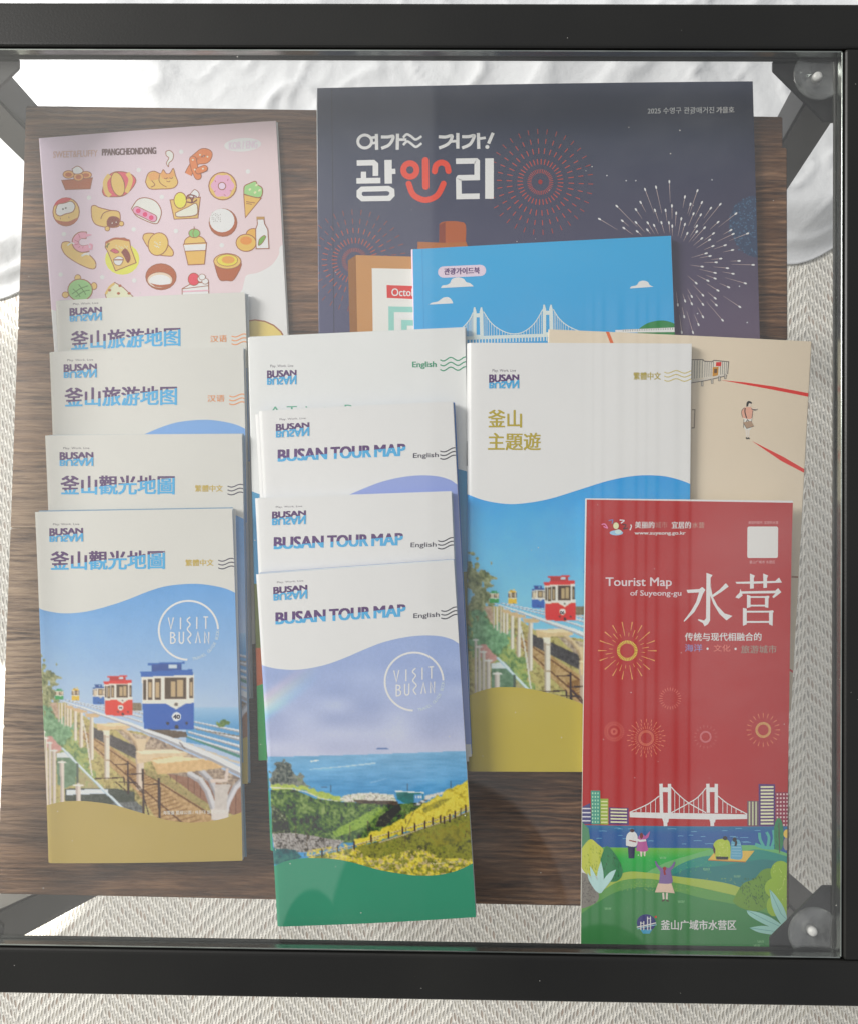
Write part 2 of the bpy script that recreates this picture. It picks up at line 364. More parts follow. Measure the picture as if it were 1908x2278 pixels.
md = sh.modifiers.new('t', 'SOLIDIFY'); md.thickness = 0.002; md.offset = -1
tag(sh, 'crumpled white cotton sheet spread on the rug behind the table', 'sheet')

# ------------------------------------------------------------------ the glass table
HI, BW = 0.205, 0.0203                            # half the inner opening, width of the tubes
HO = HI + BW
table = empty('glass_table', (0, 0, ZF))
tag(table, 'black metal side table with clear glass top and dark wooden shelf', 'table')
def tpart(name, bm, mat, parent=None, smooth_=False):
    o = from_bm(name, bm, parent or table, mat, smooth_)
    if parent is None: o.matrix_parent_inverse = Matrix.Translation((0, 0, -ZF))
    return o
bm = bmesh.new()
zt, zb_ = 0.0, -0.0088
for sx, sy in ((0, 1), (0, -1), (1, 0), (-1, 0)):
    if sy: bm_box(bm, (-HO, min(sy * HI, sy * HO), zb_), (HO, max(sy * HI, sy * HO), zt), 0.0016, 3)
    else: bm_box(bm, (min(sx * HI, sx * HO), -HI + 0.0001, zb_), (max(sx * HI, sx * HO), HI - 0.0001, zt), 0.0016, 3)
# the ledge the glass sits on
LW = 0.0022
for sx, sy in ((0, 1), (0, -1), (1, 0), (-1, 0)):
    if sy: bm_box(bm, (-HI, min(sy * HI, sy * (HI - LW)), -0.0074), (HI, max(sy * HI, sy * (HI - LW)), -0.0062), 0.0002, 1)
    else: bm_box(bm, (min(sx * HI, sx * (HI - LW)), -HI + LW, -0.0074), (max(sx * HI, sx * (HI - LW)), HI - LW, -0.0062), 0.0002, 1)
tpart('frame', bm, M_BLACK)
for sx, sy in ((1, 1), (-1, 1), (-1, -1), (1, -1)):   # corner plates
    bm = bmesh.new(); a = HI - 0.0003; c = 0.0285
    pts = [(sx * a, sy * a), (sx * (a - c), sy * a), (sx * (a - c), sy * (a - 0.0045)), (sx * (a - 0.0045), sy * (a - c)), (sx * a, sy * (a - c))]
    bm_prism(bm, pts, -0.0112, -0.0096, 0.0003)
    tpart('corner_plate', bm, M_BLACK)
for sx, sy, ox, oy in ((1, 1, 0.05, -0.025), (-1, 1, 0.03, -0.05), (-1, -1, 0.02, -0.09), (1, -1, 0.045, -0.06)):
    bm = bmesh.new(); cc = HI + 0.004; cy_ = sy * cc - (0.004 if (sx, sy) == (-1, -1) else 0)
    bm_beam(bm, (sx * cc, cy_, -0.0114), (sx * cc + ox, sy * cc + oy, ZF + 0.001), 0.0200, 0.0200)
    tpart('leg', bm, M_BLACK)
g = HI - 0.0012
bm = bmesh.new()
bm_box(bm, (-g, -g, -0.0060), (g, g, -0.0012))
bm.faces.ensure_lookup_table()
for f in bm.faces:
    n = f.normal
    f.material_index = 0 if n.z > 0.5 else 1
for f in [f for f in bm.faces if abs(f.normal.z) < 0.5]: bm.faces.remove(f)
glass = tpart('glass_top', bm, [M_GLASS, M_BOTTOM])
bm = bmesh.new()
for sx, sy in ((0, 1), (0, -1), (1, 0), (-1, 0)):
    e0, e1 = g, g + 0.0006
    if sy: bm_box(bm, (-g, min(sy * e0, sy * e1), -0.0059), (g, max(sy * e0, sy * e1), -0.0013), 0.0001, 1)
    else: bm_box(bm, (min(sx * e0, sx * e1), -g, -0.0059), (max(sx * e0, sx * e1), g, -0.0013), 0.0001, 1)
ge = tpart('glass_edge', bm, M_EDGE, glass)
for px, py in ((1820, 167), (1809, 2075)):
    c = at(px, py, -0.0068)
    bm = bmesh.new(); R0 = 0.0117
    bm_lathe(bm, [(0.0023, -0.0026), (0.0028, -0.0022), (0.006, -0.0016), (0.0095, -0.0006), (R0 - 0.0006, 0.0003), (R0, 0.0005), (R0 + 0.0001, 0.0006), (R0 - 0.0007, 0.00065), (R0 - 0.0015, 0.0003), (0.0085, -0.0003), (0.005, -0.0010), (0.0024, -0.0014), (0, -0.0015)], c)
    cup = tpart('suction_cup', bm, M_CUP, None, True)
    bm = bmesh.new()
    bm_lathe(bm, [(0, 0.0005), (0.0013, 0.0004), (0.0019, -0.0001), (0.0021, -0.001), (0.0023, -0.0027), (0, -0.0027)], c, 32)
    tpart('knob', bm, M_KNOB, cup, True)

# the wooden shelf: planks with a narrower end piece along the back
TL, TR, BR, BL = at(57, 233, ZB), at(1747, 258, ZB), at(1752, 2027, ZB), at(-8, 1990, ZB)
def shelf_pt(u, v):
    a = TL.lerp(TR, u); b_ = BL.lerp(BR, u); return a.lerp(b_, v)
bm = bmesh.new()
seams = [0.0, 0.0395, 0.285, 0.54, 0.79, 1.0]
for k, (v0, v1) in enumerate(zip(seams, seams[1:])):
    gap = 0.00012
    q = [shelf_pt(0, v0), shelf_pt(1 if k else 0.9955, v0), shelf_pt(1.003 if k else 0.9955, v1), shelf_pt(0, v1)]
    dv = gap / 0.39 / 2
    q = [shelf_pt(0, v0 + dv), shelf_pt(1.002 if k else 0.9965, v0 + dv), shelf_pt(1.002 if k else 0.9965, v1 - dv), shelf_pt(0, v1 - dv)]
    bm_prism(bm, [(p.x, p.y) for p in q], ZB - 0.016, ZB, 0.0006)
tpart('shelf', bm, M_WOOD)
for sx in (-1, 1):                               # bearers under the shelf, tying it to the legs
    bm = bmesh.new()
    bm_box(bm, (sx * 0.13 - 0.009, -0.18, ZB - 0.034), (sx * 0.13 + 0.009, 0.18, ZB - 0.0165), 0.001)
    tpart('shelf_bearer', bm, M_BLACK)
# ------------------------------------------------------------------ printed matter
VEIL, GAIN = 0.055, 0.68
def albedo(c, veil=VEIL, gain=GAIN):             # printed colour as photographed -> reflectance of the ink
    c = np.asarray(c, float) / 255.0
    l = np.where(c <= 0.04045, c / 12.92, ((c + 0.055) / 1.055) ** 2.4)
    return np.clip((l - veil) / gain, 0.008, 0.86)

def homog(src, dst):
    A = []; B = []
    for (x, y), (u, v) in zip(src, dst):
        A.append([x, y, 1, 0, 0, 0, -u * x, -u * y]); B.append(u)
        A.append([0, 0, 0, x, y, 1, -v * x, -v * y]); B.append(v)
    h = np.linalg.solve(np.array(A), np.array(B)); return np.append(h, 1).reshape(3, 3)

_tx = {}
def text_polys(s):
    if s not in _tx:
        c = D.curves.new('t', 'FONT'); c.body = s; c.resolution_u = 3
        o = D.objects.new('t', c); COL.objects.link(o)
        me = D.meshes.new_from_object(o)
        bt = bmesh.new(); bt.from_mesh(me); bmesh.ops.triangulate(bt, faces=bt.faces[:]); bt.to_mesh(me); bt.free()
        vs = np.array([v.co[:2] for v in me.vertices]); fs = [list(p.vertices) for p in me.polygons]
        D.objects.remove(o); D.curves.remove(c); D.meshes.remove(me)
        _tx[s] = (vs, fs)
    return _tx[s]

class Canvas:                                    # a printed photograph, worked out cell by cell
    def __init__(s, x0, y0, x1, y1, step=1.0):
        s.x = np.arange(x0, x1 + step / 2, step); s.y = np.arange(y0, y1 + step / 2, step)
        s.X, s.Y = np.meshgrid(s.x, s.y); s.I = np.zeros(s.X.shape + (3,)); s.f = lambda p: p; s.seed = 5
    def n(s, cell, k=0, sx=1.0, sy=1.0):
        return noise2(s.X * sx + 31 * k, s.Y * sy + 17 * k, cell, 40 + k)
    def fb(s, cell, k=0):
        return (s.n(cell, k) + 0.6 * s.n(cell / 2.1, k + 1) + 0.4 * s.n(cell / 4.3, k + 2)) / 2.0
    def mask(s, pts):
        P = s.f(pts); m = np.zeros(s.X.shape, bool)
        for (x1, y1), (x2, y2) in zip(P, P[1:] + P[:1]):
            if y1 == y2: continue
            c = ((y1 > s.Y) != (y2 > s.Y)) & (s.X < (x2 - x1) * (s.Y - y1) / (y2 - y1) + x1); m ^= c
        return m
    def put(s, m, col, var=0.0, cell=6):
        col = np.array(col, float)
        if var:
            k = s.seed = s.seed + 3
            v = (s.fb(cell, k % 60) - 0.5) * 2 * var
            s.I[m] = np.clip(col + v[m][:, None] * 255 * 0.8, 0, 255)
        else: s.I[m] = col
    def poly(s, pts, col, var=0.0, cell=6): s.put(s.mask(pts), col, var, cell)
    def leaves(s, pts, cols, cell=7, rag=0.0):   # dark, mid and light flecks
        m = s.mask(pts)
        if rag:
            k = s.seed = s.seed + 3
            jx, jy = (s.n(9, k % 50) - .5) * rag, (s.n(9, (k + 7) % 50) - .5) * rag
            X, Y = s.X, s.Y; s.X, s.Y = X + jx, Y + jy; m = s.mask(pts); s.X, s.Y = X, Y
        k = s.seed = s.seed + 3
        v = 0.5 * s.fb(cell * 0.75, k % 60) + 0.35 * s.fb(cell * 3.2, (k + 11) % 60) + 0.15 * s.n(2.2, (k + 5) % 50); v = (v - v.min()) / (v.max() - v.min())
        q = np.clip((v - 0.22) / 0.56, 0, 0.999) * (len(cols) - 1); i = q.astype(int); f = (q - i)[..., None]
        C = np.array(cols, float); J = C[i] * (1 - f) + C[np.minimum(i + 1, len(cols) - 1)] * f
        s.I[m] = J[m]
    def line(s, pts, w0, w1, col, shade=None):
        P = s.f(pts); sc = abs(s.f([(1, 0)])[0][0] - s.f([(0, 0)])[0][0]); N = len(P) - 1
        for k in range(N):
            (x1, y1), (x2, y2) = P[k], P[k + 1]; L2 = (x2 - x1) ** 2 + (y2 - y1) ** 2 + 1e-9
            t = np.clip(((s.X - x1) * (x2 - x1) + (s.Y - y1) * (y2 - y1)) / L2, 0, 1)
            dx, dy = s.X - x1 - t * (x2 - x1), s.Y - y1 - t * (y2 - y1)
            r = (w0 + (w1 - w0) * (k + t) / N) * sc / 2; dd = np.hypot(dx, dy); m = dd < r
            s.I[m] = col
            if shade is not None:
                side = ((x2 - x1) * dy - (y2 - y1) * dx) / math.sqrt(L2)
                s.I[m & (side > 0.25 * r)] = shade
    def ell(s, cx, cy, rx, ry, col):
        (a, b) = s.f([(cx, cy)])[0]; sc = abs(s.f([(1, 0)])[0][0] - s.f([(0, 0)])[0][0])
        s.I[((s.X - a) / (rx * sc)) ** 2 + ((s.Y - b) / (ry * sc)) ** 2 < 1] = col

def catmull(pts, n=6):
    out = []
    for i in range(len(pts) - 1):
        p0, p1, p2, p3 = pts[max(i - 1, 0)], pts[i], pts[i + 1], pts[min(i + 2, len(pts) - 1)]
        for k in range(n):
            t = k / n
            out.append(tuple(0.5 * (2 * p1[j] + (p2[j] - p0[j]) * t + (2 * p0[j] - 5 * p1[j] + 4 * p2[j] - p3[j]) * t * t + (3 * p1[j] - p0[j] - 3 * p2[j] + p3[j]) * t ** 3) for j in (0, 1)))
    return out + [tuple(pts[-1])]

class Art:
    """Flat print on one cover. Points are read off in the frame set by zoom()."""
    def __init__(s): s.ops = []; s.f = lambda p: p
    def zoom(s, x0, y0, k):
        s.f = lambda p: [(x0 + x / k, y0 + y / k) for x, y in p]; return s
    def _add(s, polys, cols):                     # polys: arrays of photo pixels; cols: one colour, or one per point
        polys = [np.asarray(p, float) for p in polys]
        a = np.concatenate(polys); s.ops.append((polys, cols, (a[:, 0].min(), a[:, 1].min(), a[:, 0].max(), a[:, 1].max())))
    def poly(s, pts, col): s._add([s.f(pts)], [col])
    def many(s, polys, col): s._add([s.f(p) for p in polys], [col] * len(polys))
    def grad(s, quad, fn, nu=10, nv=10):
        q = np.array(s.f(quad)); P = []; C = []
        g = lambda u, v: (q[0] * (1 - u) + q[1] * u) * (1 - v) + (q[3] * (1 - u) + q[2] * u) * v
        for i in range(nu):
            for j in range(nv):
                uv = [(i / nu, j / nv), (i / nu, (j + 1) / nv), ((i + 1) / nu, (j + 1) / nv), ((i + 1) / nu, j / nv)]
                P.append([g(*t) for t in uv]); C.append([fn(*t) for t in uv])
        s._add(P, C)
    def ell(s, cx, cy, rx, ry, col, rot=0, n=20, out=None, w=7):
        c, d = math.cos(math.radians(rot)), math.sin(math.radians(rot))
        mk = lambda a, b: [(cx + a * math.cos(t) * c - b * math.sin(t) * d, cy + a * math.cos(t) * d + b * math.sin(t) * c) for t in [2 * math.pi * i / n for i in range(n)]]
        if out: s.poly(mk(rx + w / 2, ry + w / 2), out); s.poly(mk(rx - w / 2, ry - w / 2), col)
        else: s.poly(mk(rx, ry), col)
    def strip(s, pts, w, closed=False):
        n = len(pts); L = []; R = []
        ws = w if isinstance(w, (list, tuple)) else [w] * n
        for i in range(n):
            a = pts[i - 1] if (i or closed) else pts[i]; b = pts[(i + 1) % n] if (i < n - 1 or closed) else pts[i]
            p = pts[i]; d1 = Vector((p[0] - a[0], p[1] - a[1])); d2 = Vector((b[0] - p[0], b[1] - p[1]))
            if d1.length < 1e-9: d1 = d2
            if d2.length < 1e-9: d2 = d1
            d1.normalize(); d2.normalize(); t = d1 + d2
            if t.length < 1e-6: t = d1
            t.normalize(); nn = Vector((-t.y, t.x)); k = max(nn.dot(Vector((-d1.y, d1.x))), 0.5)
            o = nn * (ws[i] / 2 / k); L.append((p[0] + o.x, p[1] + o.y)); R.append((p[0] - o.x, p[1] - o.y))
        return [[L[i], L[(i + 1) % n], R[(i + 1) % n], R[i]] for i in range(n if closed else n - 1)]
    def stroke(s, pts, w, col, closed=False, cap=False):
        s.many(s.strip(pts, w, closed), col)
        if cap:
            for p in (pts[0], pts[-1]): s.ell(p[0], p[1], w / 2, w / 2, col, n=14)
    def curve(s, pts, w, col, **k): s.stroke(catmull(pts), w, col, **k)
    def blob(s, pts, col, out=None, w=7):
        if out: s.poly(pts, col); s.stroke(pts, w, out, closed=True)
        else: s.poly(pts, col)
    def ring(s, cx, cy, rx, ry, w, col, n=36, a0=0, a1=360, cap=False):
        full = abs(a1 - a0) >= 360; m = n if full else n + 1
        pts = [(cx + rx * math.cos(math.radians(a0 + (a1 - a0) * i / n)), cy - ry * math.sin(math.radians(a0 + (a1 - a0) * i / n))) for i in range(m)]
        s.stroke(pts, w, col, closed=full, cap=cap)
    def text(s, body, xl, ytl, xr, ytr, ybl, ybr, col, bold=0.0, flip=False, split=None, ycap=None):
        """glyph box with corners (xl,ytl) (xr,ytr) (xl,ybl) (xr,ybr); split = (vl, vr, colour below)"""
        vs, fs = text_polys(body); lo, hi = vs.min(0), vs.max(0)
        N = (vs - lo) / (hi - lo); u, v = N[:, 0], 1 - N[:, 1]
        reps = [(0.0, 0.0)] if not bold else [(-bold, -bold * .45), (bold, -bold * .45), (-bold, bold * .45), (bold, bold * .45), (0.0, 0.0)]
        for db, dv in reps:
            P = []; C = []
            for f in fs:
                pu, pv = u[f], v[f]
                pieces = [(list(zip(pu, pv)), col)]
                if split:
                    vl, vr, c2 = split; ob, ov = db / (xr - xl), dv / (ybl - ytl); g = lambda p: p[1] + ov - (vl + (vr - vl) * (p[0] + ob))
                    up, dn = [], []; pl = pieces[0][0]
                    for a, b in zip(pl, pl[1:] + pl[:1]):
                        ga, gb = g(a), g(b); (up if ga <= 0 else dn).append(a)
                        if (ga < 0) != (gb < 0) and ga != gb:
                            t = ga / (ga - gb); c = (a[0] + (b[0] - a[0]) * t, a[1] + (b[1] - a[1]) * t); up.append(c); dn.append(c)
                    pieces = [(up, col), (dn, c2)]
                for pl, cc in pieces:
                    if len(pl) < 3: continue
                    Q = []
                    for a, b in pl:
                        if flip: b = 1 - b
                        yt = ytl + (ytr - ytl) * a; yb = ybl + (ybr - ybl) * a
                        Q.append((xl + (xr - xl) * a + db, yt + (yb - yt) * b + dv))
                    P.append(s.f(Q)); C.append([cc(a, b) for a, b in pl] if callable(cc) else cc)
            if P: s._add(P, C)
    def tbox(s, body, x0, y0, x1, y1, col, skew=0, **k): s.text(body, x0, y0, x1, y0 + skew, y1, y1 + skew, col, **k)
    def burst(s, cx, cy, r0, r1, n, w0, w1, col, a0=0.0, ky=1.0):
        P = []
        for i in range(n):
            a = a0 + 2 * math.pi * i / n; c, d = math.cos(a), math.sin(a)
            P.append([(cx + r0 * c - w0 / 2 * d, cy + (r0 * d + w0 / 2 * c) * ky), (cx + r1 * c - w1 / 2 * d, cy + (r1 * d + w1 / 2 * c) * ky),
                      (cx + r1 * c + w1 / 2 * d, cy + (r1 * d - w1 / 2 * c) * ky), (cx + r0 * c + w0 / 2 * d, cy + (r0 * d - w0 / 2 * c) * ky)])
        s.many(P, col)
    def canvas(s, cv, mask_pts=None):
        s.ops.append((cv, None, (cv.x[0], cv.y[0], cv.x[-1], cv.y[-1])))

def plane_at(px, py, pl):                         # pl = (z, dz/dx, dz/dy) through the world origin column
    d = ray(px, py); z0, a, b_ = pl
    t = (z0 + a * CAM_LOC.x + b_ * CAM_LOC.y - CAM_LOC.z) / (d.z - a * d.x - b_ * d.y)
    return CAM_LOC + d * t
RM = np.array(CM)
def plane_np(P, pl):
    P = np.asarray(P, float)
    d = np.stack([(P[:, 0] - PW / 2) / FOC, -(P[:, 1] - PH / 2) / FOC, -np.ones(len(P))], 1) @ RM.T
    z0, a, b_ = pl
    t = (z0 + a * CAM_LOC.x + b_ * CAM_LOC.y - CAM_LOC.z) / (d[:, 2] - a * d[:, 0] - b_ * d[:, 1])
    return np.array(CAM_LOC) + d * t[:, None]

class Sheaf:
    """One booklet or folded map: an Empty with a printed cover and a block of leaves below it."""
    def __init__(s, name, label, cat, group, quad, z, art, ref=None, thick=0.003, leaves=4, fold='left', tilt=(0, 0), mat=None,
                 edge=(200, 203, 202), veil=VEIL, gain=GAIN, bow=0.0, round_=0.0, fold_r=None, jit=1.0, edge_cols=None, level=2.0e-5, lift=None):
        mat = mat or M_PAPER
        H = homog(ref, quad) if ref is not None else np.eye(3)
        def mp(P):
            P = np.asarray(P, float); q = np.c_[P, np.ones(len(P))] @ H.T; return q[:, :2] / q[:, 2:]
        cx, cy = np.mean(quad, 0); c0 = plane_at(cx, cy, (z, 0, 0))
        pl = (z - tilt[0] * c0.x - tilt[1] * c0.y, tilt[0], tilt[1])
        Wq = [Vector(p) for p in plane_np(quad, pl)]
        s.root = root = empty(name, (c0.x, c0.y, z - thick)); tag(root, label, cat, group)
        org = Vector(root.location)
        # stack the ink: an op lies one level above whatever it overlaps
        boxes = []; verts = []; faces = []; cols = []
        for polys, cc, bb in art.ops:
            lv = 0
            for b2, l2 in boxes:
                if l2 >= lv and bb[0] < b2[2] and bb[2] > b2[0] and bb[1] < b2[3] and bb[3] > b2[1]: lv = l2 + 1
            boxes.append((bb, lv)); dz = lv * level
            if isinstance(polys, Canvas):
                cv = polys; ny, nx = cv.X.shape
                P = np.stack([cv.X.ravel(), cv.Y.ravel()], 1); w_ = plane_np(mp(P), pl); w_[:, 2] += dz
                idx = np.arange(nx * ny).reshape(ny, nx) + len(verts)
                f = np.stack([idx[:-1, :-1], idx[1:, :-1], idx[1:, 1:], idx[:-1, 1:]], -1).reshape(-1, 4)
                verts += w_.tolist(); cols += albedo(cv.I.reshape(-1, 3), veil, gain).tolist(); faces += f.tolist()
                continue
            for p, c in zip(polys, cc):
                w_ = plane_np(mp(p), pl); w_[:, 2] += dz
                A = np.array(c, float); A = np.tile(A, (len(p), 1)) if A.ndim == 1 else A
                k = len(verts); verts += w_.tolist(); cols += albedo(A, veil, gain).tolist()
                faces.append(list(range(k, k + len(p))))
        bm = bmesh.new(); lay = bm.verts.layers.float_color.new('Col')
        bv = [bm.verts.new(v) for v in verts]
        for v, c in zip(bv, cols): v[lay] = (*c, 1)
        for f in faces:
            try: bm.faces.new([bv[i] for i in f])
            except ValueError: pass
        bm.normal_update()
        for f in bm.faces:
            if f.normal.z < 0: f.normal_flip()
        # trim to the cover
        for i in range(4):
            a, b = Wq[i], Wq[(i + 1) % 4]; n = Vector((0, 0, 1)).cross(b - a); n.normalize()
            if max((Vector(v.co) - a).dot(n) for v in bm.verts) > 1e-6:
                bmesh.ops.bisect_plane(bm, geom=bm.verts[:] + bm.edges[:] + bm.faces[:], plane_co=a, plane_no=n, clear_outer=True)
        # the rolled fold on the left and the slack of the paper
        ex = (Wq[1] - Wq[0]).normalized(); nrm = Vector((0, 0, 1)).cross(Wq[3] - Wq[0]).normalized()
        if nrm.dot(ex) < 0: nrm = -nrm
        width = (Wq[1] - Wq[0]).length
        r = fold_r if fold_r is not None else min(thick * 0.9, 0.003)
        cuts = [r * k for k in (0.04, 0.15, 0.35, 0.65, 1.0)] if fold == 'left' else []
        if bow: cuts += [width * k for k in (0.06, 0.14, 0.25, 0.4, 0.55, 0.7, 0.82, 0.91, 0.97)]
        for k in cuts:
            bmesh.ops.bisect_plane(bm, geom=bm.verts[:] + bm.edges[:] + bm.faces[:], plane_co=Wq[0] + nrm * k, plane_no=nrm)
        def dropz(d):
            z_ = 0.0
            if fold == 'left' and d < r: z_ -= r - math.sqrt(max(r * r - (r - max(d, 0)) ** 2, 0))
            if bow: u = min(max(d / width, 0), 1); z_ += bow * math.sin(math.pi * u)
            return z_
        kn = sorted([0.0, width] + cuts); kz = [dropz(k) for k in kn]   # straight between the cuts, so every layer bends alike
        if cuts:
            for v in bm.verts: v.co.z += float(np.interp((v.co - Wq[0]).dot(nrm), kn, kz))
        if lift:                                   # the top and bottom ends stand a little off the leaves
            ev = Vector((0, 0, 1)).cross(Wq[1] - Wq[0]).normalized(); hgt = abs((Wq[3] - Wq[0]).dot(ev))
            if (Wq[3] - Wq[0]).dot(ev) < 0: ev = -ev
            vk = [hgt * k for k in (0.03, 0.07, 0.12, 0.18, 0.78, 0.85, 0.91, 0.96)]
            for k in vk: bmesh.ops.bisect_plane(bm, geom=bm.verts[:] + bm.edges[:] + bm.faces[:], plane_co=Wq[0] + ev * k, plane_no=ev)
            lf = lambda t: lift[0] * max(0, 1 - t / .18) ** 2 + lift[1] * max(0, (t - .78) / .22) ** 2
            vk = [0.0] + vk + [hgt]; lz = [lf(k / hgt) for k in vk]
            for v in bm.verts:
                u = min(max((v.co - Wq[0]).dot(nrm) / width, 0), 1)
                v.co.z += float(np.interp((v.co - Wq[0]).dot(ev), vk, lz)) * (0.35 + 0.65 * u)
        for v in bm.verts: v.co -= org
        me = D.meshes.new('cover'); bm.to_mesh(me); bm.free()
        if fold == 'left' and thick > 0.0021:
            for p in me.polygons: p.use_smooth = True
        s.cover = link('cover', me, root, mat)
        # leaves
        bm = bmesh.new(); lay = bm.verts.layers.float_color.new('Col')
        rr = random.Random(hash(round(cx + cy)) & 1023); tl = (thick - 0.0003) / leaves
        for k in range(leaves):
            z1 = -0.00025 - k * tl; z0 = z1 - tl * 0.82
            inl = (r * 0.75 if fold == 'left' else 0.0002) + rr.random() * 0.0002
            j = [rr.uniform(-0.5, 1.0) * 0.0006 * jit for _ in range(3)]
            if k == 0: j = [min(x, 0.0001) for x in j]
            ey = (Wq[3] - Wq[0]).normalized()
            jj = [rr.uniform(-.5, .5) * 0.0009 * jit * (k > 0) for _ in range(3)]
            q = [Wq[0] + ex * inl - ey * j[0], Wq[1] + ex * (j[1] + jj[0]) - ey * (j[0] + min(jj[1], 0)), Wq[2] + ex * (j[1] - jj[0]) + ey * (j[2] + min(jj[2], 0)), Wq[3] + ex * inl + ey * j[2]]
            ec = albedo((edge_cols or [edge])[k % len(edge_cols or [edge])], veil, gain)
            a = [bm.verts.new(p - org + Vector((0, 0, z0))) for p in q]; b = [bm.verts.new(p - org + Vector((0, 0, z1))) for p in q]
            for v in a + b: v[lay] = (*ec, 1)
            fs = [bm.faces.new(a), bm.faces.new(b)] + [bm.faces.new((a[i], a[(i + 1) % 4], b[(i + 1) % 4], b[i])) for i in range(4)]
            bmesh.ops.recalc_face_normals(bm, faces=fs)
        me = D.meshes.new('leaves'); bm.to_mesh(me); bm.free()
        s.leaves = link('leaves', me, root, M_PAPER)
def quad(*p): return V(*p)
# ------------------------------------------------------------------ artwork
WHITE = (208, 212, 211); PURP = (92, 62, 108); SKYB = (84, 164, 210)

def busan_logo(a, xl, xr, y0, y1, y2, y3, y4, sl=0.0):
    """tag line y0-y1, lettering y2-y3 and its mirror down to y4, rising by sl to the right"""
    w = xr - xl
    a.text('Play. Work. Live', xl + w * .10, y0, xl + w * .90, y0 + sl * .8, y1, y1 + sl * .8, (84, 74, 90))
    h = y3 - y2
    a.text('BUSAN', xl, y2, xr, y2 + sl, y3, y3 - h * .36 + sl, PURP, bold=w * .016)
    a.text('BUSAN', xl, y3 + h * .03, xr, y3 - h * .33 + sl, y4, y4 + sl, SKYB, bold=w * .013, flip=True)
def wavelets(a, x0, x1, ys, amp, w, col, sl=0.0, n=1.0):
    for y in ys:
        pts = [(x0 + (x1 - x0) * t, y + amp * math.sin(2 * math.pi * t * n + 0.2) * 0.9 + sl * t) for t in [i / 14 for i in range(15)]]
        a.stroke(pts, w, col)
def visit_mark(a, cx, cy, r, k=1.0, sk=0.0):
    c = (226, 232, 238); F = lambda p: [(cx + x * k, cy + y * k + sk * x * k) for x, y in p]
    a.ring(cx, cy, r, r, 15 * k, c, n=44, a0=2, a1=268)
    w = 10 * k
    for p in ([(-156, -100), (-136, -10), (-116, -100)], [(-61, -100), (-61, -8)], [(65, -104), (65, -10)], [(117, -104), (153, -104)], [(135, -104), (135, -12)],
              [(-137, 12), (-137, 104)], [(-137, 16), (-112, 22), (-106, 38), (-116, 52), (-136, 56)], [(-116, 56), (-102, 70), (-104, 90), (-116, 100), (-137, 102)],
              [(-71, 12), (-71, 84), (-64, 98), (-54, 102), (-44, 98), (-38, 84), (-38, 12)], [(56, 100), (74, 14), (92, 100)],
              [(127, 102), (127, 14), (158, 102), (158, 14)]):
        a.stroke(F(p), w, c)
    a.curve(F([(14, -104), (-10, -78), (14, -46), (-8, -8), (20, 32), (-4, 66), (18, 104)]), w, c)
    for i, ch in enumerate('TRAVEL GUIDE BOOK'):
        if ch == ' ': continue
        th = math.radians(-80 + 78 * i / 16); rr = r * 0.99
        x, y = cx + rr * math.cos(th), cy - rr * math.sin(th)
        vs, fs = text_polys(ch); lo, hi = vs.min(0), vs.max(0); sc = 24 * k / 0.72; ph = th + math.pi / 2
        m = (lo + hi) / 2
        P = []
        for f in fs:
            q = []
            for j in f:
                u, v = (vs[j] - m) * sc
                q.append((x + u * math.cos(ph) + v * math.sin(ph) * -1, y - (u * math.sin(ph) + v * math.cos(ph))))
            P.append(q)
        a.many(P, (196, 208, 224))

def soften(cv):
    I = cv.I.clip(0, 255); P = np.pad(I, ((1, 1), (1, 1), (0, 0)), mode='edge')
    cv.I = 0.36 * I + 0.16 * (P[:-2, 1:-1] + P[2:, 1:-1] + P[1:-1, :-2] + P[1:-1, 2:]); return cv
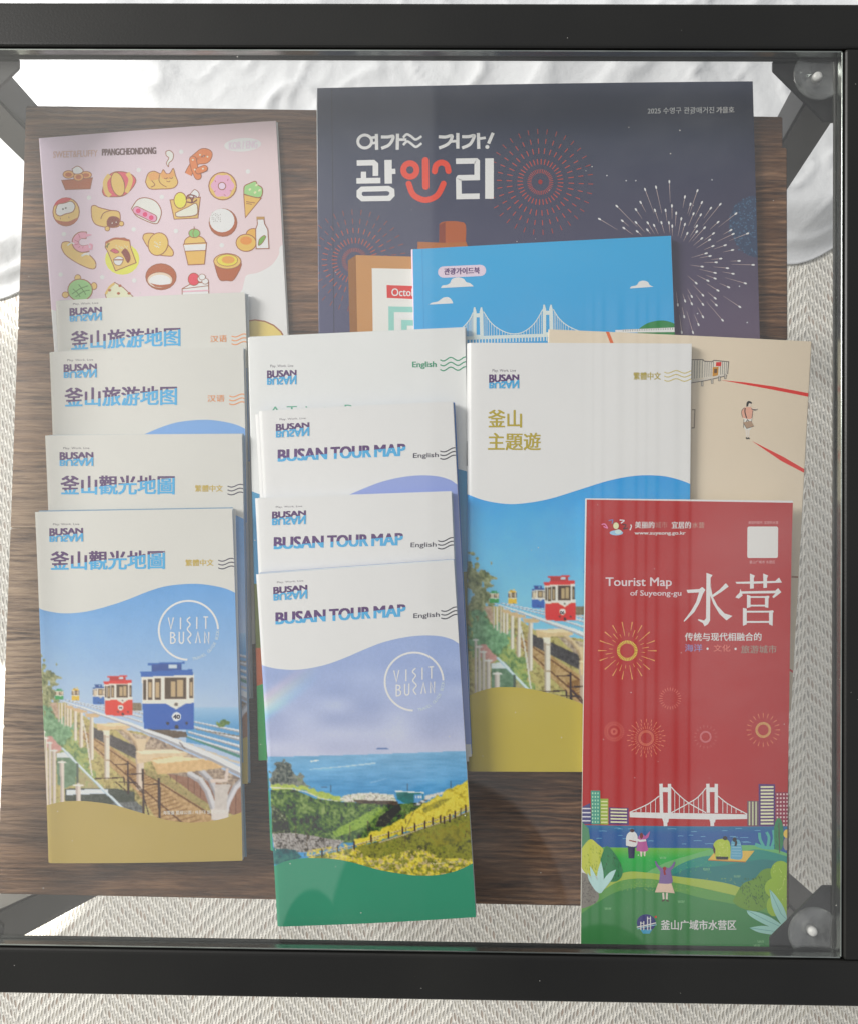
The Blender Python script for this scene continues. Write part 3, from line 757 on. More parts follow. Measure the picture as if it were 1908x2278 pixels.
# ---- the elevated rail photograph, frame of the (60,1480) enlargement
def rail_canvas(step=1.7):
    cv = Canvas(68, 1285, 548, 1850, step); K = 3.518
    cv.f = lambda p: [(60 + x / K, 1480 + y / K) for x, y in p]
    t = np.clip((cv.Y - 1295) / 280.0, 0, 1)[..., None]
    cv.I[:] = np.array((100, 152, 206)) * (1 - t) + np.array((168, 186, 212)) * t
    cv.I += ((cv.fb(60, 2) - 0.5) * 10)[..., None]
    # sea
    m = cv.mask([(1250, 330), (1800, 330), (1800, 700), (1250, 600)]); s_ = np.clip((cv.Y - 1574) / 45, 0, 1)[..., None]
    cv.I[m] = (np.array((150, 182, 210)) * (1 - s_) + np.array((98, 150, 192)) * s_)[m]
    # hillside and ground
    cv.leaves([(60, 300), (300, 290), (560, 470), (900, 520), (1700, 900), (1800, 1600), (60, 1600)], [(120, 112, 78), (168, 152, 106), (190, 176, 122), (150, 150, 100)], 7)
    cv.leaves([(700, 500), (1000, 560), (1300, 700), (1700, 900), (1700, 1150), (1400, 1000), (1100, 850), (850, 640)], [(110, 100, 96), (160, 140, 124), (196, 180, 160)], 5)
    cv.poly([(385, 480), (520, 540), (850, 760), (1480, 1180), (1560, 1400), (1180, 1400), (860, 980), (430, 560)], (176, 146, 108), 0.16, 4)
    for i in range(26):                          # sleepers
        v = (i / 25) ** 1.7; x = 860 + 520 * v; y = 800 + 440 * v; w = 90 + 200 * v
        cv.line([(x - w * .95, y + 26 + 50 * v), (x + 10, y - 6)], 9, 9, (140, 108, 78))
    cv.line([(395, 480), (640, 650), (860, 800), (1480, 1190)], 6, 13, (112, 84, 66)); cv.line([(430, 550), (770, 840), (1260, 1260)], 6, 13, (104, 78, 62))
    cv.poly([(520, 480), (700, 560), (860, 630), (860, 730), (700, 650), (520, 560)], (92, 88, 88), 0.1, 3)
    cv.poly([(1090, 840), (1680, 960), (1690, 1190), (1560, 1150), (1380, 1060)], (146, 112, 96), 0.06, 3)
    for i in range(12): x = 1130 + i * 46; cv.line([(x, 850 + i * 12), (x, 900 + i * 26)], 4, 4, (112, 86, 76))
    cv.leaves([(940, 800), (1110, 880), (1420, 1080), (1400, 1130), (1090, 930), (930, 850)], [(120, 118, 80), (170, 150, 110), (140, 140, 92)], 5)
    # bushes and trees on the left
    cv.leaves([(60, 300), (190, 310), (270, 430), (370, 480), (390, 560), (450, 660), (520, 800), (560, 960), (430, 960), (240, 680), (60, 600)], [(96, 116, 84), (132, 152, 104), (168, 168, 104), (150, 178, 136)], 8, 30)
    cv.leaves([(60, 320), (200, 300), (250, 420), (375, 470), (370, 540), (330, 600), (240, 640), (60, 560)], [(92, 122, 96), (122, 156, 120), (150, 182, 148)], 7, 30)
    cv.leaves([(60, -40), (130, 0), (180, 40), (230, 70), (272, 110), (250, 150), (236, 200), (215, 240), (240, 300), (170, 320), (60, 340)], [(84, 92, 66), (122, 128, 92), (158, 158, 118), (182, 182, 150)], 6, 40)
    cv.leaves([(180, 300), (235, 290), (262, 430), (225, 400)], [(170, 140, 120), (200, 176, 156)], 5)
    # posts of the viaduct
    cream, tan, sh = (214, 204, 190), (198, 170, 134), (172, 156, 140)
    for x, y0, y1, w in ((252, 300, 440, 10), (274, 300, 455, 12), (300, 305, 468, 13), (322, 310, 470, 14), (346, 320, 478, 17), (383, 345, 580, 20), (430, 365, 632, 25), (511, 405, 722, 32)):
        cv.line([(x, y0), (x, y1)], w, w * 1.1, cream, sh)
    for p in ([(300, 318), (360, 316), (372, 334), (330, 340)], [(345, 335), (415, 332), (430, 352), (380, 358)], [(390, 345), (470, 350), (480, 368), (400, 372)], [(455, 375), (560, 375), (580, 395), (560, 405), (470, 405)]):
        cv.poly(p, tan, 0.05, 4)
    cv.line([(440, 420), (470, 560), (515, 860)], 10, 12, (206, 200, 190))
    cv.line([(760, 500), (815, 540), (860, 600), (880, 660)], 30, 34, (200, 178, 146), (170, 146, 120)); cv.line([(960, 560), (930, 600), (900, 660)], 24, 24, (196, 172, 142))
    cv.poly([(860, 575), (940, 570), (930, 660), (880, 660)], (206, 186, 156))
    cv.line([(629, 500), (631, 868)], 42, 44, cream, sh); cv.poly([(600, 505), (655, 505), (650, 545), (606, 545)], (222, 210, 190))
    for y in (560, 740): cv.line([(606, y), (654, y)], 7, 7, (176, 156, 132))
    cv.poly([(548, 455), (640, 450), (740, 448), (805, 470), (818, 490), (640, 506), (560, 508)], (206, 180, 142), 0.06, 5); cv.poly([(548, 455), (740, 448), (800, 468), (640, 478)], (220, 198, 164))
    cv.line([(890, 700), (890, 950)], 62, 58, (208, 192, 176), (180, 160, 146))
    # tracks
    for p, w0, w1 in (([(300, 268), (620, 330), (900, 400)], 5, 16), ([(330, 280), (620, 350), (905, 440)], 4, 14), ([(560, 300), (910, 375)], 4, 10), ([(830, 345), (912, 372)], 8, 12),
                      ([(1310, 440), (1680, 520)], 12, 22), ([(1310, 482), (1680, 580)], 20, 36), ([(1270, 520), (1680, 640)], 16, 26), ([(1225, 545), (1680, 690)], 14, 26)):
        cv.line(p, w0, w1, (206, 208, 212), (150, 148, 150))
    cv.line([(1260, 560), (1680, 720)], 10, 24, (86, 132, 120)); cv.line([(1330, 500), (1680, 560)], 6, 10, (130, 122, 112))
    for i in range(6): x = 1130 + i * 90; y = 570 + i * 34; cv.line([(x, y), (x + 80, y + 22)], 14, 18, (196, 184, 166))
    cv.poly([(930, 480), (1250, 520), (1260, 560), (1100, 570), (940, 520)], (104, 92, 82), 0.1, 4)
    cv.line([(262, 276), (450, 335), (640, 402), (820, 462), (950, 516), (1100, 570), (1240, 630), (1450, 722), (1690, 842)], 8, 66, (214, 217, 222), (160, 158, 162))
    cv.line([(1200, 600), (1240, 650)], 10, 10, (120, 110, 106))
    # cross beams in front
    cv.poly([(858, 668), (900, 660), (1150, 655), (1262, 682), (1258, 708), (1050, 735), (870, 768)], (206, 184, 152), 0.06, 6); cv.poly([(858, 668), (1150, 655), (1262, 682), (900, 692)], (222, 206, 180))
    cv.line([(1280, 850), (1360, 900), (1420, 990), (1460, 1110), (1490, 1200)], 46, 52, (198, 196, 198), (160, 156, 160)); cv.line([(1370, 830), (1440, 900), (1490, 1010), (1515, 1150)], 46, 46, (188, 186, 190), (150, 146, 150))
    cv.line([(1700, 890), (1630, 960), (1580, 1060), (1550, 1160)], 48, 44, (200, 198, 202), (166, 164, 168)); cv.poly([(1475, 930), (1600, 935), (1575, 1000), (1560, 1190), (1470, 1190)], (192, 184, 178), 0.05, 5)
    cv.poly([(1440, 1120), (1585, 1130), (1575, 1215), (1450, 1205)], (204, 196, 190))
    cv.line([(1570, 820), (1560, 900), (1450, 905)], 26, 26, (206, 190, 180))
    cv.poly([(978, 740), (1030, 852), (1300, 830), (1550, 800), (1440, 745), (1300, 720), (1180, 708), (1000, 722)], (204, 172, 128), 0.07, 6); cv.poly([(978, 740), (1180, 708), (1400, 732), (1030, 768)], (224, 202, 166))
    # near fences
    cv.poly([(130, 560), (195, 556), (240, 610), (290, 655), (225, 690), (150, 640)], (196, 148, 140), 0.05, 5)
    cv.poly([(232, 690), (330, 672), (392, 745), (385, 925), (300, 965), (240, 930)], (112, 134, 112), 0.12, 6); cv.poly([(232, 690), (320, 675), (370, 725), (235, 725)], (206, 210, 212))
    cv.leaves([(400, 790), (520, 900), (610, 1000), (420, 1000), (405, 930)], [(130, 128, 92), (176, 160, 126), (150, 160, 110)], 6)
    cv.poly([(300, 965), (700, 960), (850, 990), (850, 1062), (760, 1100), (300, 1060)], (82, 86, 80), 0.08, 6); cv.poly([(310, 975), (640, 965), (640, 1000), (310, 1015)], (206, 214, 224))
    cv.poly([(650, 1080), (860, 1060), (920, 1110), (910, 1170), (740, 1110)], (110, 112, 112), 0.2, 3)
    cv.line([(280, 650), (395, 768), (560, 930), (760, 1120)], 16, 22, (204, 218, 230), (170, 184, 196)); cv.line([(398, 770), (400, 930)], 14, 14, (96, 104, 96))
    for x, y0, y1, w in ((124, 525, 1120, 18), (148, 570, 1110, 22), (178, 606, 1110, 24), (213, 668, 1095, 28), (276, 760, 1080, 32), (405, 940, 1070, 40)):
        cv.line([(x, y0), (x + 4, y1)], w, w, (210, 198, 188), (178, 164, 156)); cv.line([(x - w * .9, y0), (x + w * .9, y0)], 12, 12, (222, 214, 206))
    dk = (78, 64, 58)
    cv.line([(798, 750), (800, 1000)], 13, 13, dk); cv.line([(915, 812), (918, 1160)], 17, 17, dk); cv.line([(1040, 885), (1044, 1200)], 20, 20, dk)
    for p in ([(700, 775), (800, 770)], [(800, 850), (915, 845)], [(800, 870), (915, 1000), (960, 1165)], [(915, 930), (1040, 925)], [(540, 885), (760, 875)], [(700, 910), (790, 985)], [(765, 870), (770, 935)], [(730, 910), (860, 915), (930, 1000)]):
        cv.line(p, 8, 8, dk)
    # trams
    def tram(x0, x1, y0, y1, body, roof, trim=(222, 212, 200)):
        w = x1 - x0; h = y1 - y0; U = lambda p: [(x0 + u * w, y0 + v * h) for u, v in p]
        cv.poly(U([(0.12, -.10), (.82, -.12), (.82, -.085), (.12, -.06)]), roof); cv.poly(U([(.20, -.08), (.77, -.09), (.77, .03), (.20, .04)]), tuple(int(c * .86) for c in roof))
        cv.poly(U([(.52, -.07), (.68, -.075), (.68, -.015), (.52, -.01)]), (190, 200, 210))
        cv.poly(U([(.01, .08), (.99, .06), (1, .55), (.02, .56)]), trim); cv.poly(U([(-.02, .04), (.97, .0), (.98, .09), (.0, .12)]), roof)
        cv.poly(U([(.02, .55), (1, .54), (1, .955), (.46, .965), (.05, .95)]), body); cv.poly(U([(.46, .545), (.86, .54), (.655, .64)]), trim)
        glass = (92, 80, 70)
        for u0, u1, v0, v1 in ((.04, .10, .17, .48), (.12, .21, .16, .49), (.25, .37, .15, .48), (.45, .85, .135, .475), (.905, .985, .14, .46)):
            cv.poly(U([(u0, v0), (u1, v0 - .005), (u1, v1), (u0, v1)]), glass)
        for u0, u1, v0, v1 in ((.56, .65, .19, .44), (.68, .80, .17, .44), (.27, .345, .20, .45), (.14, .19, .2, .45), (.93, .97, .2, .42)):
            cv.poly(U([(u0, v0), (u1, v0), (u1, v1), (u0, v1)]), (182, 158, 124))
        cv.ell(*U([(.66, .56)])[0], .035 * w, .035 * w, (110, 104, 98))
        for u in (.5, .86): cv.ell(*U([(u, .86)])[0], .028 * w, .028 * w, (60, 60, 70))
        cv.ell(*U([(.67, .92)])[0], .04 * w, .04 * w, (70, 64, 66))
    tram(222, 288, 195, 272, (70, 150, 90), (70, 150, 100)); tram(353, 412, 186, 280, (222, 176, 60), (222, 180, 80)); tram(520, 612, 165, 308, (72, 108, 170), (66, 96, 150))
    cv.poly([(830, 290), (900, 290), (905, 350), (830, 350)], (130, 118, 100), .1, 3)
    tram(610, 830, 112, 402, (206, 78, 62), (204, 74, 66)); tram(902, 1312, 30, 520, (62, 100, 170), (66, 104, 170))
    cv.ell(740, 329, 21, 21, (226, 220, 214)); cv.ell(1175, 400, 35, 35, (228, 228, 226))
    cv.leaves([(1490, 440), (1540, 415), (1585, 450), (1580, 480), (1495, 470)], [(80, 104, 70), (130, 150, 90)], 4, 14)
    cv.I += (RNG.rand(*cv.X.shape) - 0.5)[..., None] * 7
    return soften(cv)
RAIL = rail_canvas()

# ---- the coast photograph, frame of the (560,1660) enlargement
def coast_canvas(step=1.7):
    cv = Canvas(560, 1395, 1068, 1955, step); K = 3.3827
    cv.f = lambda p: [(560 + x / K, 1660 + y / K) for x, y in p]
    hz = 1684 - (cv.X - 600) * 0.031
    t = np.clip((cv.Y - 1410) / (hz - 1410), 0, 1)[..., None]
    cv.I[:] = np.array((142, 162, 208)) * (1 - t ** 1.3) + np.array((178, 182, 208)) * t ** 1.3
    cv.I += ((cv.n(70, 3, 1, 2.2) - 0.5) * 26 * np.clip(t[..., 0] * 1.6, 0, 1))[..., None] * np.array((1, .9, .6))
    d = ((cv.X - 582) * 0.60 + (cv.Y - 1575) * 0.80)   # faint rainbow
    for o, c in ((-14, (34, 10, -6)), (0, (26, 22, -16)), (12, (4, 20, 4)), (22, (-16, 14, 18))):
        cv.I += (np.exp(-((d - o) / 9) ** 2) * np.clip(1 - (cv.X - 585) / 130, 0, 1))[..., None] * np.array(c) * 0.8
    m = cv.Y > hz; s_ = np.clip((cv.Y - hz) / 85, 0, 1)[..., None]
    sea = np.array((120, 172, 210)) * (1 - s_) + np.array((76, 146, 200)) * s_
    sea = sea + ((cv.n(9, 4, 0.35, 2.4) - .5) * 18)[..., None] + ((cv.n(40, 9, 0.5, 1.5) - .5) * 22)[..., None]
    cv.I[m] = sea[m]
    cv.ell(985, 16, 46, 7, (92, 118, 170)); cv.line([(940, 20), (1030, 18)], 4, 4, (92, 118, 170))
    cv.line([(440, 172), (700, 150), (930, 124)], 5, 12, (168, 198, 222)); cv.line([(450, 112), (505, 104)], 10, 8, (226, 230, 236)); cv.line([(900, 270), (1020, 240)], 8, 3, (128, 176, 212))
    cv.line([(530, 308), (568, 306)], 6, 6, (70, 90, 120))
    cv.leaves([(135, 250), (150, 200), (190, 140), (220, 120), (262, 122), (300, 150), (330, 195), (372, 235), (390, 280), (480, 300), (420, 318), (135, 310)], [(62, 70, 70), (96, 104, 100), (140, 140, 130), (110, 130, 90)], 6, 16)
    cv.leaves([(140, 300), (300, 278), (420, 318), (560, 340), (650, 372), (700, 400), (640, 410), (500, 380), (330, 320), (145, 330)], [(150, 170, 80), (182, 196, 90), (120, 150, 80)], 5, 10)
    cv.line([(140, 312), (300, 318), (420, 345), (520, 390), (650, 412)], 8, 7, (206, 204, 190))
    cv.leaves([(140, 330), (320, 326), (480, 392), (700, 418), (1090, 430), (1300, 420), (1250, 520), (1000, 640), (760, 720), (450, 720), (150, 690)], [(48, 58, 42), (68, 90, 54), (100, 128, 70), (138, 158, 96)], 7)
    cv.leaves([(150, 430), (260, 520), (300, 660), (160, 660)], [(40, 48, 38), (70, 80, 56), (176, 176, 156)], 4)
    cv.leaves([(930, 600), (960, 530), (1040, 470), (1110, 430), (1130, 470), (1010, 600)], [(44, 44, 44), (70, 70, 66), (100, 100, 90)], 5)
    cv.leaves([(610, 640), (760, 560), (960, 450), (990, 480), (860, 600), (700, 660), (630, 680)], [(90, 122, 56), (150, 180, 80), (120, 150, 60)], 5)
    cv.leaves([(660, 400), (700, 366), (790, 352), (900, 345), (1070, 362), (1090, 410), (1060, 424), (700, 416)], [(110, 104, 92), (190, 186, 176), (226, 222, 214), (120, 140, 90)], 3)
    cv.leaves([(760, 400), (1100, 410), (1100, 440), (800, 425)], [(60, 50, 46), (110, 96, 84)], 4)
    cv.poly([(1090, 340), (1290, 352), (1290, 405), (1165, 432), (1095, 395)], (44, 118, 116), 0.08, 5); cv.poly([(1220, 360), (1285, 356), (1285, 420), (1225, 425)], (96, 150, 200)); cv.line([(1085, 336), (1292, 348)], 10, 8, (222, 224, 222))
    for x in (1238, 1256, 1274): cv.poly([(x - 6, 372), (x + 4, 372), (x + 4, 388), (x - 6, 388)], (228, 232, 236))
    for i in range(6): cv.ell(1240 + i * 17, 440 - i * 9, 18, 8, (206, 206, 204) if i % 2 else (110, 110, 112))
    for x, y0, y1 in ((1175, 280, 330), (1447, 255, 335), (1496, 262, 310), (600, 290, 340), (745, 310, 350)): cv.line([(x, y0), (x, y1)], 4, 4, (70, 84, 96))
    cv.poly([(1300, 372), (1440, 340), (1440, 360), (1300, 400)], (206, 204, 196), .12, 3)
    cv.leaves([(150, 660), (300, 650), (460, 670), (560, 690), (700, 706), (640, 770), (400, 800), (170, 780)], [(58, 54, 50), (120, 114, 110), (186, 180, 176), (80, 78, 80)], 4)
    cv.leaves([(160, 770), (330, 780), (380, 830), (340, 860), (160, 900)], [(34, 76, 84), (56, 104, 110), (80, 128, 120)], 6)
    # rape blossom slope
    cv.leaves([(1680, 210), (1560, 290), (1440, 350), (1300, 430), (1200, 500), (1060, 580), (900, 650), (780, 705), (760, 760), (1000, 700), (1300, 610), (1680, 470)], [(160, 144, 52), (204, 184, 62), (224, 206, 84), (210, 192, 66)], 5, 10)
    cv.leaves([(1280, 470), (1420, 400), (1500, 390), (1400, 460), (1300, 500)], [(110, 110, 50), (190, 176, 50)], 4)
    cv.leaves([(1680, 470), (1300, 606), (1000, 700), (760, 760), (420, 840), (380, 900), (700, 900), (1200, 1010), (1700, 960)], [(84, 84, 40), (124, 126, 56), (152, 150, 74), (106, 116, 56)], 6)
    cv.leaves([(1240, 660), (1420, 620), (1640, 560), (1650, 700), (1400, 760)], [(110, 112, 52), (150, 140, 66), (128, 146, 70)], 8)
    fl = cv.mask([(400, 850), (430, 780), (560, 760), (700, 730), (780, 760), (900, 840), (1100, 800), (1260, 760), (1420, 840), (1660, 850), (1700, 1000), (1200, 1010), (760, 880), (520, 860)])
    v = cv.fb(7, 21); mm = fl & (v > np.median(v) + 0.02); cv.I[mm] = np.array((212, 194, 76)) + ((cv.n(3, 5) - .5) * 50)[mm][:, None]
    v = cv.fb(4, 25); mm = fl & (v > np.median(v) + 0.13); cv.I[mm] = (188, 168, 130)
    wood_ = (206, 192, 166)
    cv.line([(440, 826), (640, 775), (800, 735), (960, 690)], 10, 10, wood_, (120, 104, 80)); cv.line([(960, 722), (1150, 665), (1310, 608), (1500, 545), (1680, 470)], 9, 9, wood_, (120, 104, 80)); cv.line([(900, 690), (1130, 628), (1310, 575), (1500, 520), (1680, 440)], 8, 8, wood_, (120, 104, 80))
    for x, y in ((530, 800), (650, 768), (776, 740), (902, 690), (1033, 665), (1135, 630), (1226, 605), (1305, 585), (1360, 560), (1420, 545), (1446, 555), (1487, 540), (1525, 515), (1570, 495), (1605, 470)):
        cv.line([(x, y - 24), (x, y + 26)], 11, 11, (66, 50, 40))
    for p in ([(400, 830), (430, 640), (490, 520)], [(430, 700), (380, 560)], [(745, 700), (740, 590)], [(870, 720), (875, 560), (900, 600)], [(1150, 760), (1165, 590), (1150, 470)], [(1165, 610), (1220, 490)], [(330, 720), (335, 600)], [(1700, 700), (1610, 640), (1600, 700)]): cv.line(p, 4, 4, (96, 84, 66))
    cv.I += (RNG.rand(*cv.X.shape) - 0.5)[..., None] * 9
    cv.I = cv.I.mean(2, keepdims=True) * 0.10 + cv.I * 0.90
    return soften(cv)
COAST = coast_canvas()

L_QUAD = quad((67, 1050), (477, 1043), (499, 1763), (95, 1770))
L_WAVE = [(40, 870), (70, 885), (150, 910), (260, 928), (370, 928), (500, 910), (650, 870), (800, 820), (950, 760), (1080, 720), (1220, 702), (1350, 700), (1480, 718), (1570, 742), (1640, 775), (1720, 820)]
L_OLIVE = [(60, 1130), (130, 1108), (200, 1085), (300, 1066), (420, 1060), (560, 1070), (700, 1092), (850, 1135), (980, 1172), (1100, 1205), (1250, 1225), (1400, 1222), (1530, 1200), (1620, 1172), (1760, 1120)]
def chinese_map(title, lang, lang_col, wave_col, langx, full, dy=0):
    a = Art(); q = [(q_[0] + dx, q_[1] + dy) for q_, (dx, dy) in zip(L_QUAD, ((-3, -3), (3, -3), (3, 3), (-3, 3)))]
    a.grad(q, lambda u, v: (198 + 2 * v, 196 + 3 * v, 188 + 6 * v))
    a.zoom(60, 1480, 3.518)
    if full: a.canvas(RAIL)
    a.zoom(60, 1100 + dy / 3.518, 3.518)
    a.poly([(-90, -60 - dy), (1790, -60 - dy)] + [(1790, 850)] + catmull(L_WAVE, 4)[::-1] + [(-90, 860)], (200, 199, 194))
    if not full: a.poly(catmull(L_WAVE, 4) + [(1760, 1500), (0, 1500)], (118, 158, 208))
    busan_logo(a, 183, 443, 226, 246, 266, 326, 370, -3)
    a.tbox(title, 190, 447, 1082, 592, PURP, skew=-10, bold=4.5, split=(.80, .12, SKYB))
    a.tbox(lang, langx, 509, 1462, 560, lang_col, skew=-2, bold=1.2)
    wavelets(a, 1500, 1640, (512, 542, 572), 12, 8, wave_col, -2)
    if full:
        visit_mark(a, 1268, 1062, 230)
        a.zoom(60, 1480, 3.518)
        a.poly(catmull(L_OLIVE, 4) + [(1800, 1700), (60, 1700)], (172, 153, 98))
        a.tbox('40', 1151, 384, 1201, 417, (60, 62, 84), bold=2); a.tbox('06', 728, 322, 752, 336, (80, 60, 70), bold=.6)
        a.tbox('海雲臺 藍線公園 / 해운대 블루라인파크', 1072, 1134, 1580, 1164, (214, 210, 204), skew=-4)
    return a
LA = chinese_map('釜山觀光地圖', '繁體中文', (190, 166, 82), (74, 72, 88), 1245, True)
LB = chinese_map('釜山旅游地图', '汉语', (214, 140, 92), (214, 140, 92), 1328, False, -66)
LC = chinese_map('釜山旅游地图', '汉语', (214, 140, 92), (214, 140, 92), 1328, False, -32)

E_QUAD = quad((524, 1178), (930, 1150), (975, 1878), (568, 1900))
E_WAVE = [(30, 392), (90, 410), (180, 430), (300, 440), (420, 430), (560, 400), (700, 350), (850, 285), (980, 235), (1120, 200), (1260, 182), (1400, 185), (1500, 210), (1550, 240), (1640, 290)]
E_GREEN = [(120, 925), (180, 900), (260, 865), (380, 842), (520, 840), (660, 850), (800, 880), (940, 920), (1100, 950), (1250, 968), (1400, 965), (1540, 935), (1660, 882), (1760, 830)]
def english_map(full):
    a = Art(); q = [(q_[0] + dx, q_[1] + dy) for q_, (dx, dy) in zip(E_QUAD, ((-3, -3), (3, -3), (3, 3), (-3, 3)))]
    a.grad(q, lambda u, v: (210, 212, 211))
    if full: a.canvas(COAST)
    a.zoom(560, 1360, 3.3827)
    a.poly([(-200, -500), (1790, -560), (1790, 330)] + catmull(E_WAVE, 4)[::-1] + [(-200, 370)], (210, 212, 211))
    if not full: a.poly(catmull(E_WAVE, 4) + [(1900, 2200), (100, 2200)], (142, 156, 206))
    if full: visit_mark(a, 1221, 527, 218, 0.96, -0.08)
    a.zoom(540, 900, 3.3827)
    busan_logo(a, 237, 486, 1331, 1349, 1374, 1426, 1474, -17)
    for wd, x0, x1, s0, s1 in (('BUSAN', 248, 628, .74, .56), ('TOUR', 652, 966, .55, .40), ('MAP', 986, 1228, .38, .24)):
        F = lambda x, y: y - (x - 248) * .0653
        a.text(wd, x0 + 6, F(x0, 1566), x1 - 6, F(x1, 1566), F(x0, 1654), F(x1, 1654), lambda u, v: tuple(np.array(PURP) * (1 - .35 * v) + np.array((104, 110, 170)) * .35 * v), bold=5.5, split=(s0, s1, SKYB))
    a.text('English', 1286, 1572, 1478, 1562, 1618, 1606, (74, 72, 84), bold=.8)
    wavelets(a, 1490, 1640, (1548, 1576, 1604), 13, 8, (66, 62, 78), -18)
    if full:
        a.zoom(560, 1660, 3.3827)
        a.poly(catmull(E_GREEN, 4) + [(1900, 1600), (100, 1600)], (75, 142, 116))
        a.tbox('Oryukdo · 五六島', 1345, 872, 1568, 890, (214, 206, 170), skew=-14)
    return a
EA = english_map(True); EB = english_map(False)
# ---- theme guide with the same photograph, larger
class Moved:
    pass
cvw = Canvas.__new__(Canvas)
cvw.I = (((RAIL.I - 120) * 1.12 + 118) * np.array((0.93, 0.97, 0.98))).clip(0, 255)
skyb = (RAIL.I[..., 2] > 185) & (RAIL.I[..., 0] < 175) & (RAIL.Y < 1640)
cvw.I[skyb] = (cvw.I[skyb] * np.array((0.80, 0.99, 1.0)) + np.array((-4, 0, 4))).clip(0, 255)
cvw.X = 1209.4 + 1.10 * (RAIL.X - 233.4); cvw.Y = 1284 + 1.13 * (RAIL.Y - 1505.6)
cvw.x = cvw.X[0]; cvw.y = cvw.Y[:, 0]
W_QUAD = quad((957, 703), (1417, 705), (1409, 1582), (958, 1582))
WA = Art()
WA.grad([(x + dx, y + dy) for (x, y), (dx, dy) in zip(W_QUAD, ((-3, -3), (3, -3), (3, 3), (-3, 3)))], lambda u, v: (213, 215, 213))
WA.canvas(cvw)
WA.zoom(950, 640, 1.836)
wave = catmull([(120, 826), (160, 842), (230, 868), (320, 883), (400, 880), (500, 862), (620, 825), (740, 788), (850, 768), (950, 768), (1020, 782), (1075, 802), (1120, 822)], 4)
WA.poly([(60, 180), (1160, 180), (1160, 840)] + wave[::-1] + [(60, 790)], (213, 215, 213))
OL = (170, 154, 66)
busan_logo(WA, 253, 372, 333, 347, 355, 388, 411, 0)
WA.tbox('釜山', 248, 499, 384, 571, OL, bold=1.6); WA.tbox('主題遊', 248, 593, 460, 664, OL, bold=1.6)
WA.tbox('繁體中文', 840, 346, 951, 376, OL, bold=.7); wavelets(WA, 966, 1095, (344, 360, 377), 6, 4, (186, 172, 110), 0, 1.9)
WA.zoom(1020, 1220, 5)
WA.poly(catmull([(20, 1700), (75, 1665), (200, 1600), (380, 1550), (520, 1543), (700, 1550), (900, 1585), (1100, 1635), (1350, 1720), (1600, 1830), (2000, 1900), (2600, 1800)], 4) + [(2600, 3000), (0, 3000)], (176, 161, 84))
WA.tbox('06', 1122, 697, 1168, 732, (70, 62, 70), bold=1.5)

# ---- trip booklet (mostly covered)
A_QUAD = quad((508, 692), (953, 672), (975, 1541), (530, 1560))
AA = Art(); AA.grad([(x + dx, y + dy) for (x, y), (dx, dy) in zip(A_QUAD, ((-3, -3), (3, -3), (3, 3), (-3, 3)))], lambda u, v: (208, 211, 209))
AA.f = lambda p: V(*p)
AA.poly(catmull([(480, 992), (515, 1007), (600, 1032), (700, 1022), (820, 975), (900, 958), (955, 966), (1000, 985)], 5) + [(1000, 1700), (480, 1700)], (82, 142, 178))
AA.poly([(480, 1200), (1000, 1170), (1000, 1700), (480, 1700)], (104, 112, 72)); AA.poly([(480, 1330), (1000, 1320), (1000, 1420), (480, 1420)], (170, 100, 74))
AA.poly(catmull([(480, 1440), (530, 1406), (640, 1385), (800, 1420), (1000, 1400)], 5) + [(1000, 1700), (480, 1700)], (76, 150, 96))
busan_logo(AA, 549, 608, 748, 755, 760, 776, 789, -1)
GR = (66, 142, 112)
AA.tbox('English', 846, 742, 894, 757, GR, skew=-1, bold=.5); wavelets(AA, 902, 962, (737, 747, 757), 4, 2.3, GR, -2, 2)
AA.tbox('A Trip to Busan', 553, 834, 790, 857, (98, 160, 134), skew=-6)

# ---- red folded map
R_QUAD = quad((1200, 1022), (1624, 1027), (1610, 1944), (1190, 1943))
RA = Art(); RA.grad([(x + dx, y + dy) for (x, y), (dx, dy) in zip(R_QUAD, ((-3, -3), (3, -3), (3, 3), (-3, 3)))], lambda u, v: (212, 208, 208))
RA.zoom(1280, 1100, 3.518)
RA.grad([(84, 40), (1730, 66), (1690, 2700), (46, 2700)], lambda u, v: (170 - 3 * u, 56, 60))
PK = (232, 214, 214)
RA.ell(315, 300, 52, 20, (150, 184, 214)); RA.ell(330, 292, 26, 18, (190, 210, 226)); RA.ell(312, 245, 24, 28, (228, 212, 170), out=(150, 90, 80), w=5)
for p, c in (([(255, 205), (285, 200), (280, 228)], (120, 120, 160)), ([(340, 200), (375, 205), (350, 225)], (214, 206, 210)), ([(200, 236), (225, 232), (245, 262), (215, 250)], (228, 130, 170)), ([(360, 235), (390, 240), (372, 270), (405, 262)], (90, 50, 60)), ([(425, 236), (432, 250), (420, 280)], (214, 206, 210))):
    RA.curve(p, 9, c)
RA.tbox('美丽的', 460, 212, 610, 264, PK, bold=1); RA.tbox('城市', 616, 212, 712, 263, (178, 116, 110), bold=.6); RA.tbox('宜居的', 746, 212, 895, 266, PK, bold=1); RA.tbox('水营', 906, 217, 1000, 263, (176, 150, 136))
RA.tbox('www.suyeong.go.kr', 457, 288, 853, 322, PK, bold=.8)
RA.tbox('美丽的城市, 宜居的水营', 1345, 208, 1580, 232, (206, 160, 160)); RA.tbox('釜山广域市 水营区', 1355, 517, 1558, 541, (206, 170, 170))
def rrect(a, x0, y0, x1, y1, r, col):
    P = []
    for cx, cy, s in ((x1 - r, y0 + r, -90), (x1 - r, y1 - r, 0), (x0 + r, y1 - r, 90), (x0 + r, y0 + r, 180)):
        P += [(cx + r * math.cos(math.radians(s + t)), cy + r * math.sin(math.radians(s + t))) for t in (0, 22, 45, 67, 90)]
    a.poly(P, col)
rrect(RA, 1338, 251, 1580, 497, 14, (212, 208, 206))
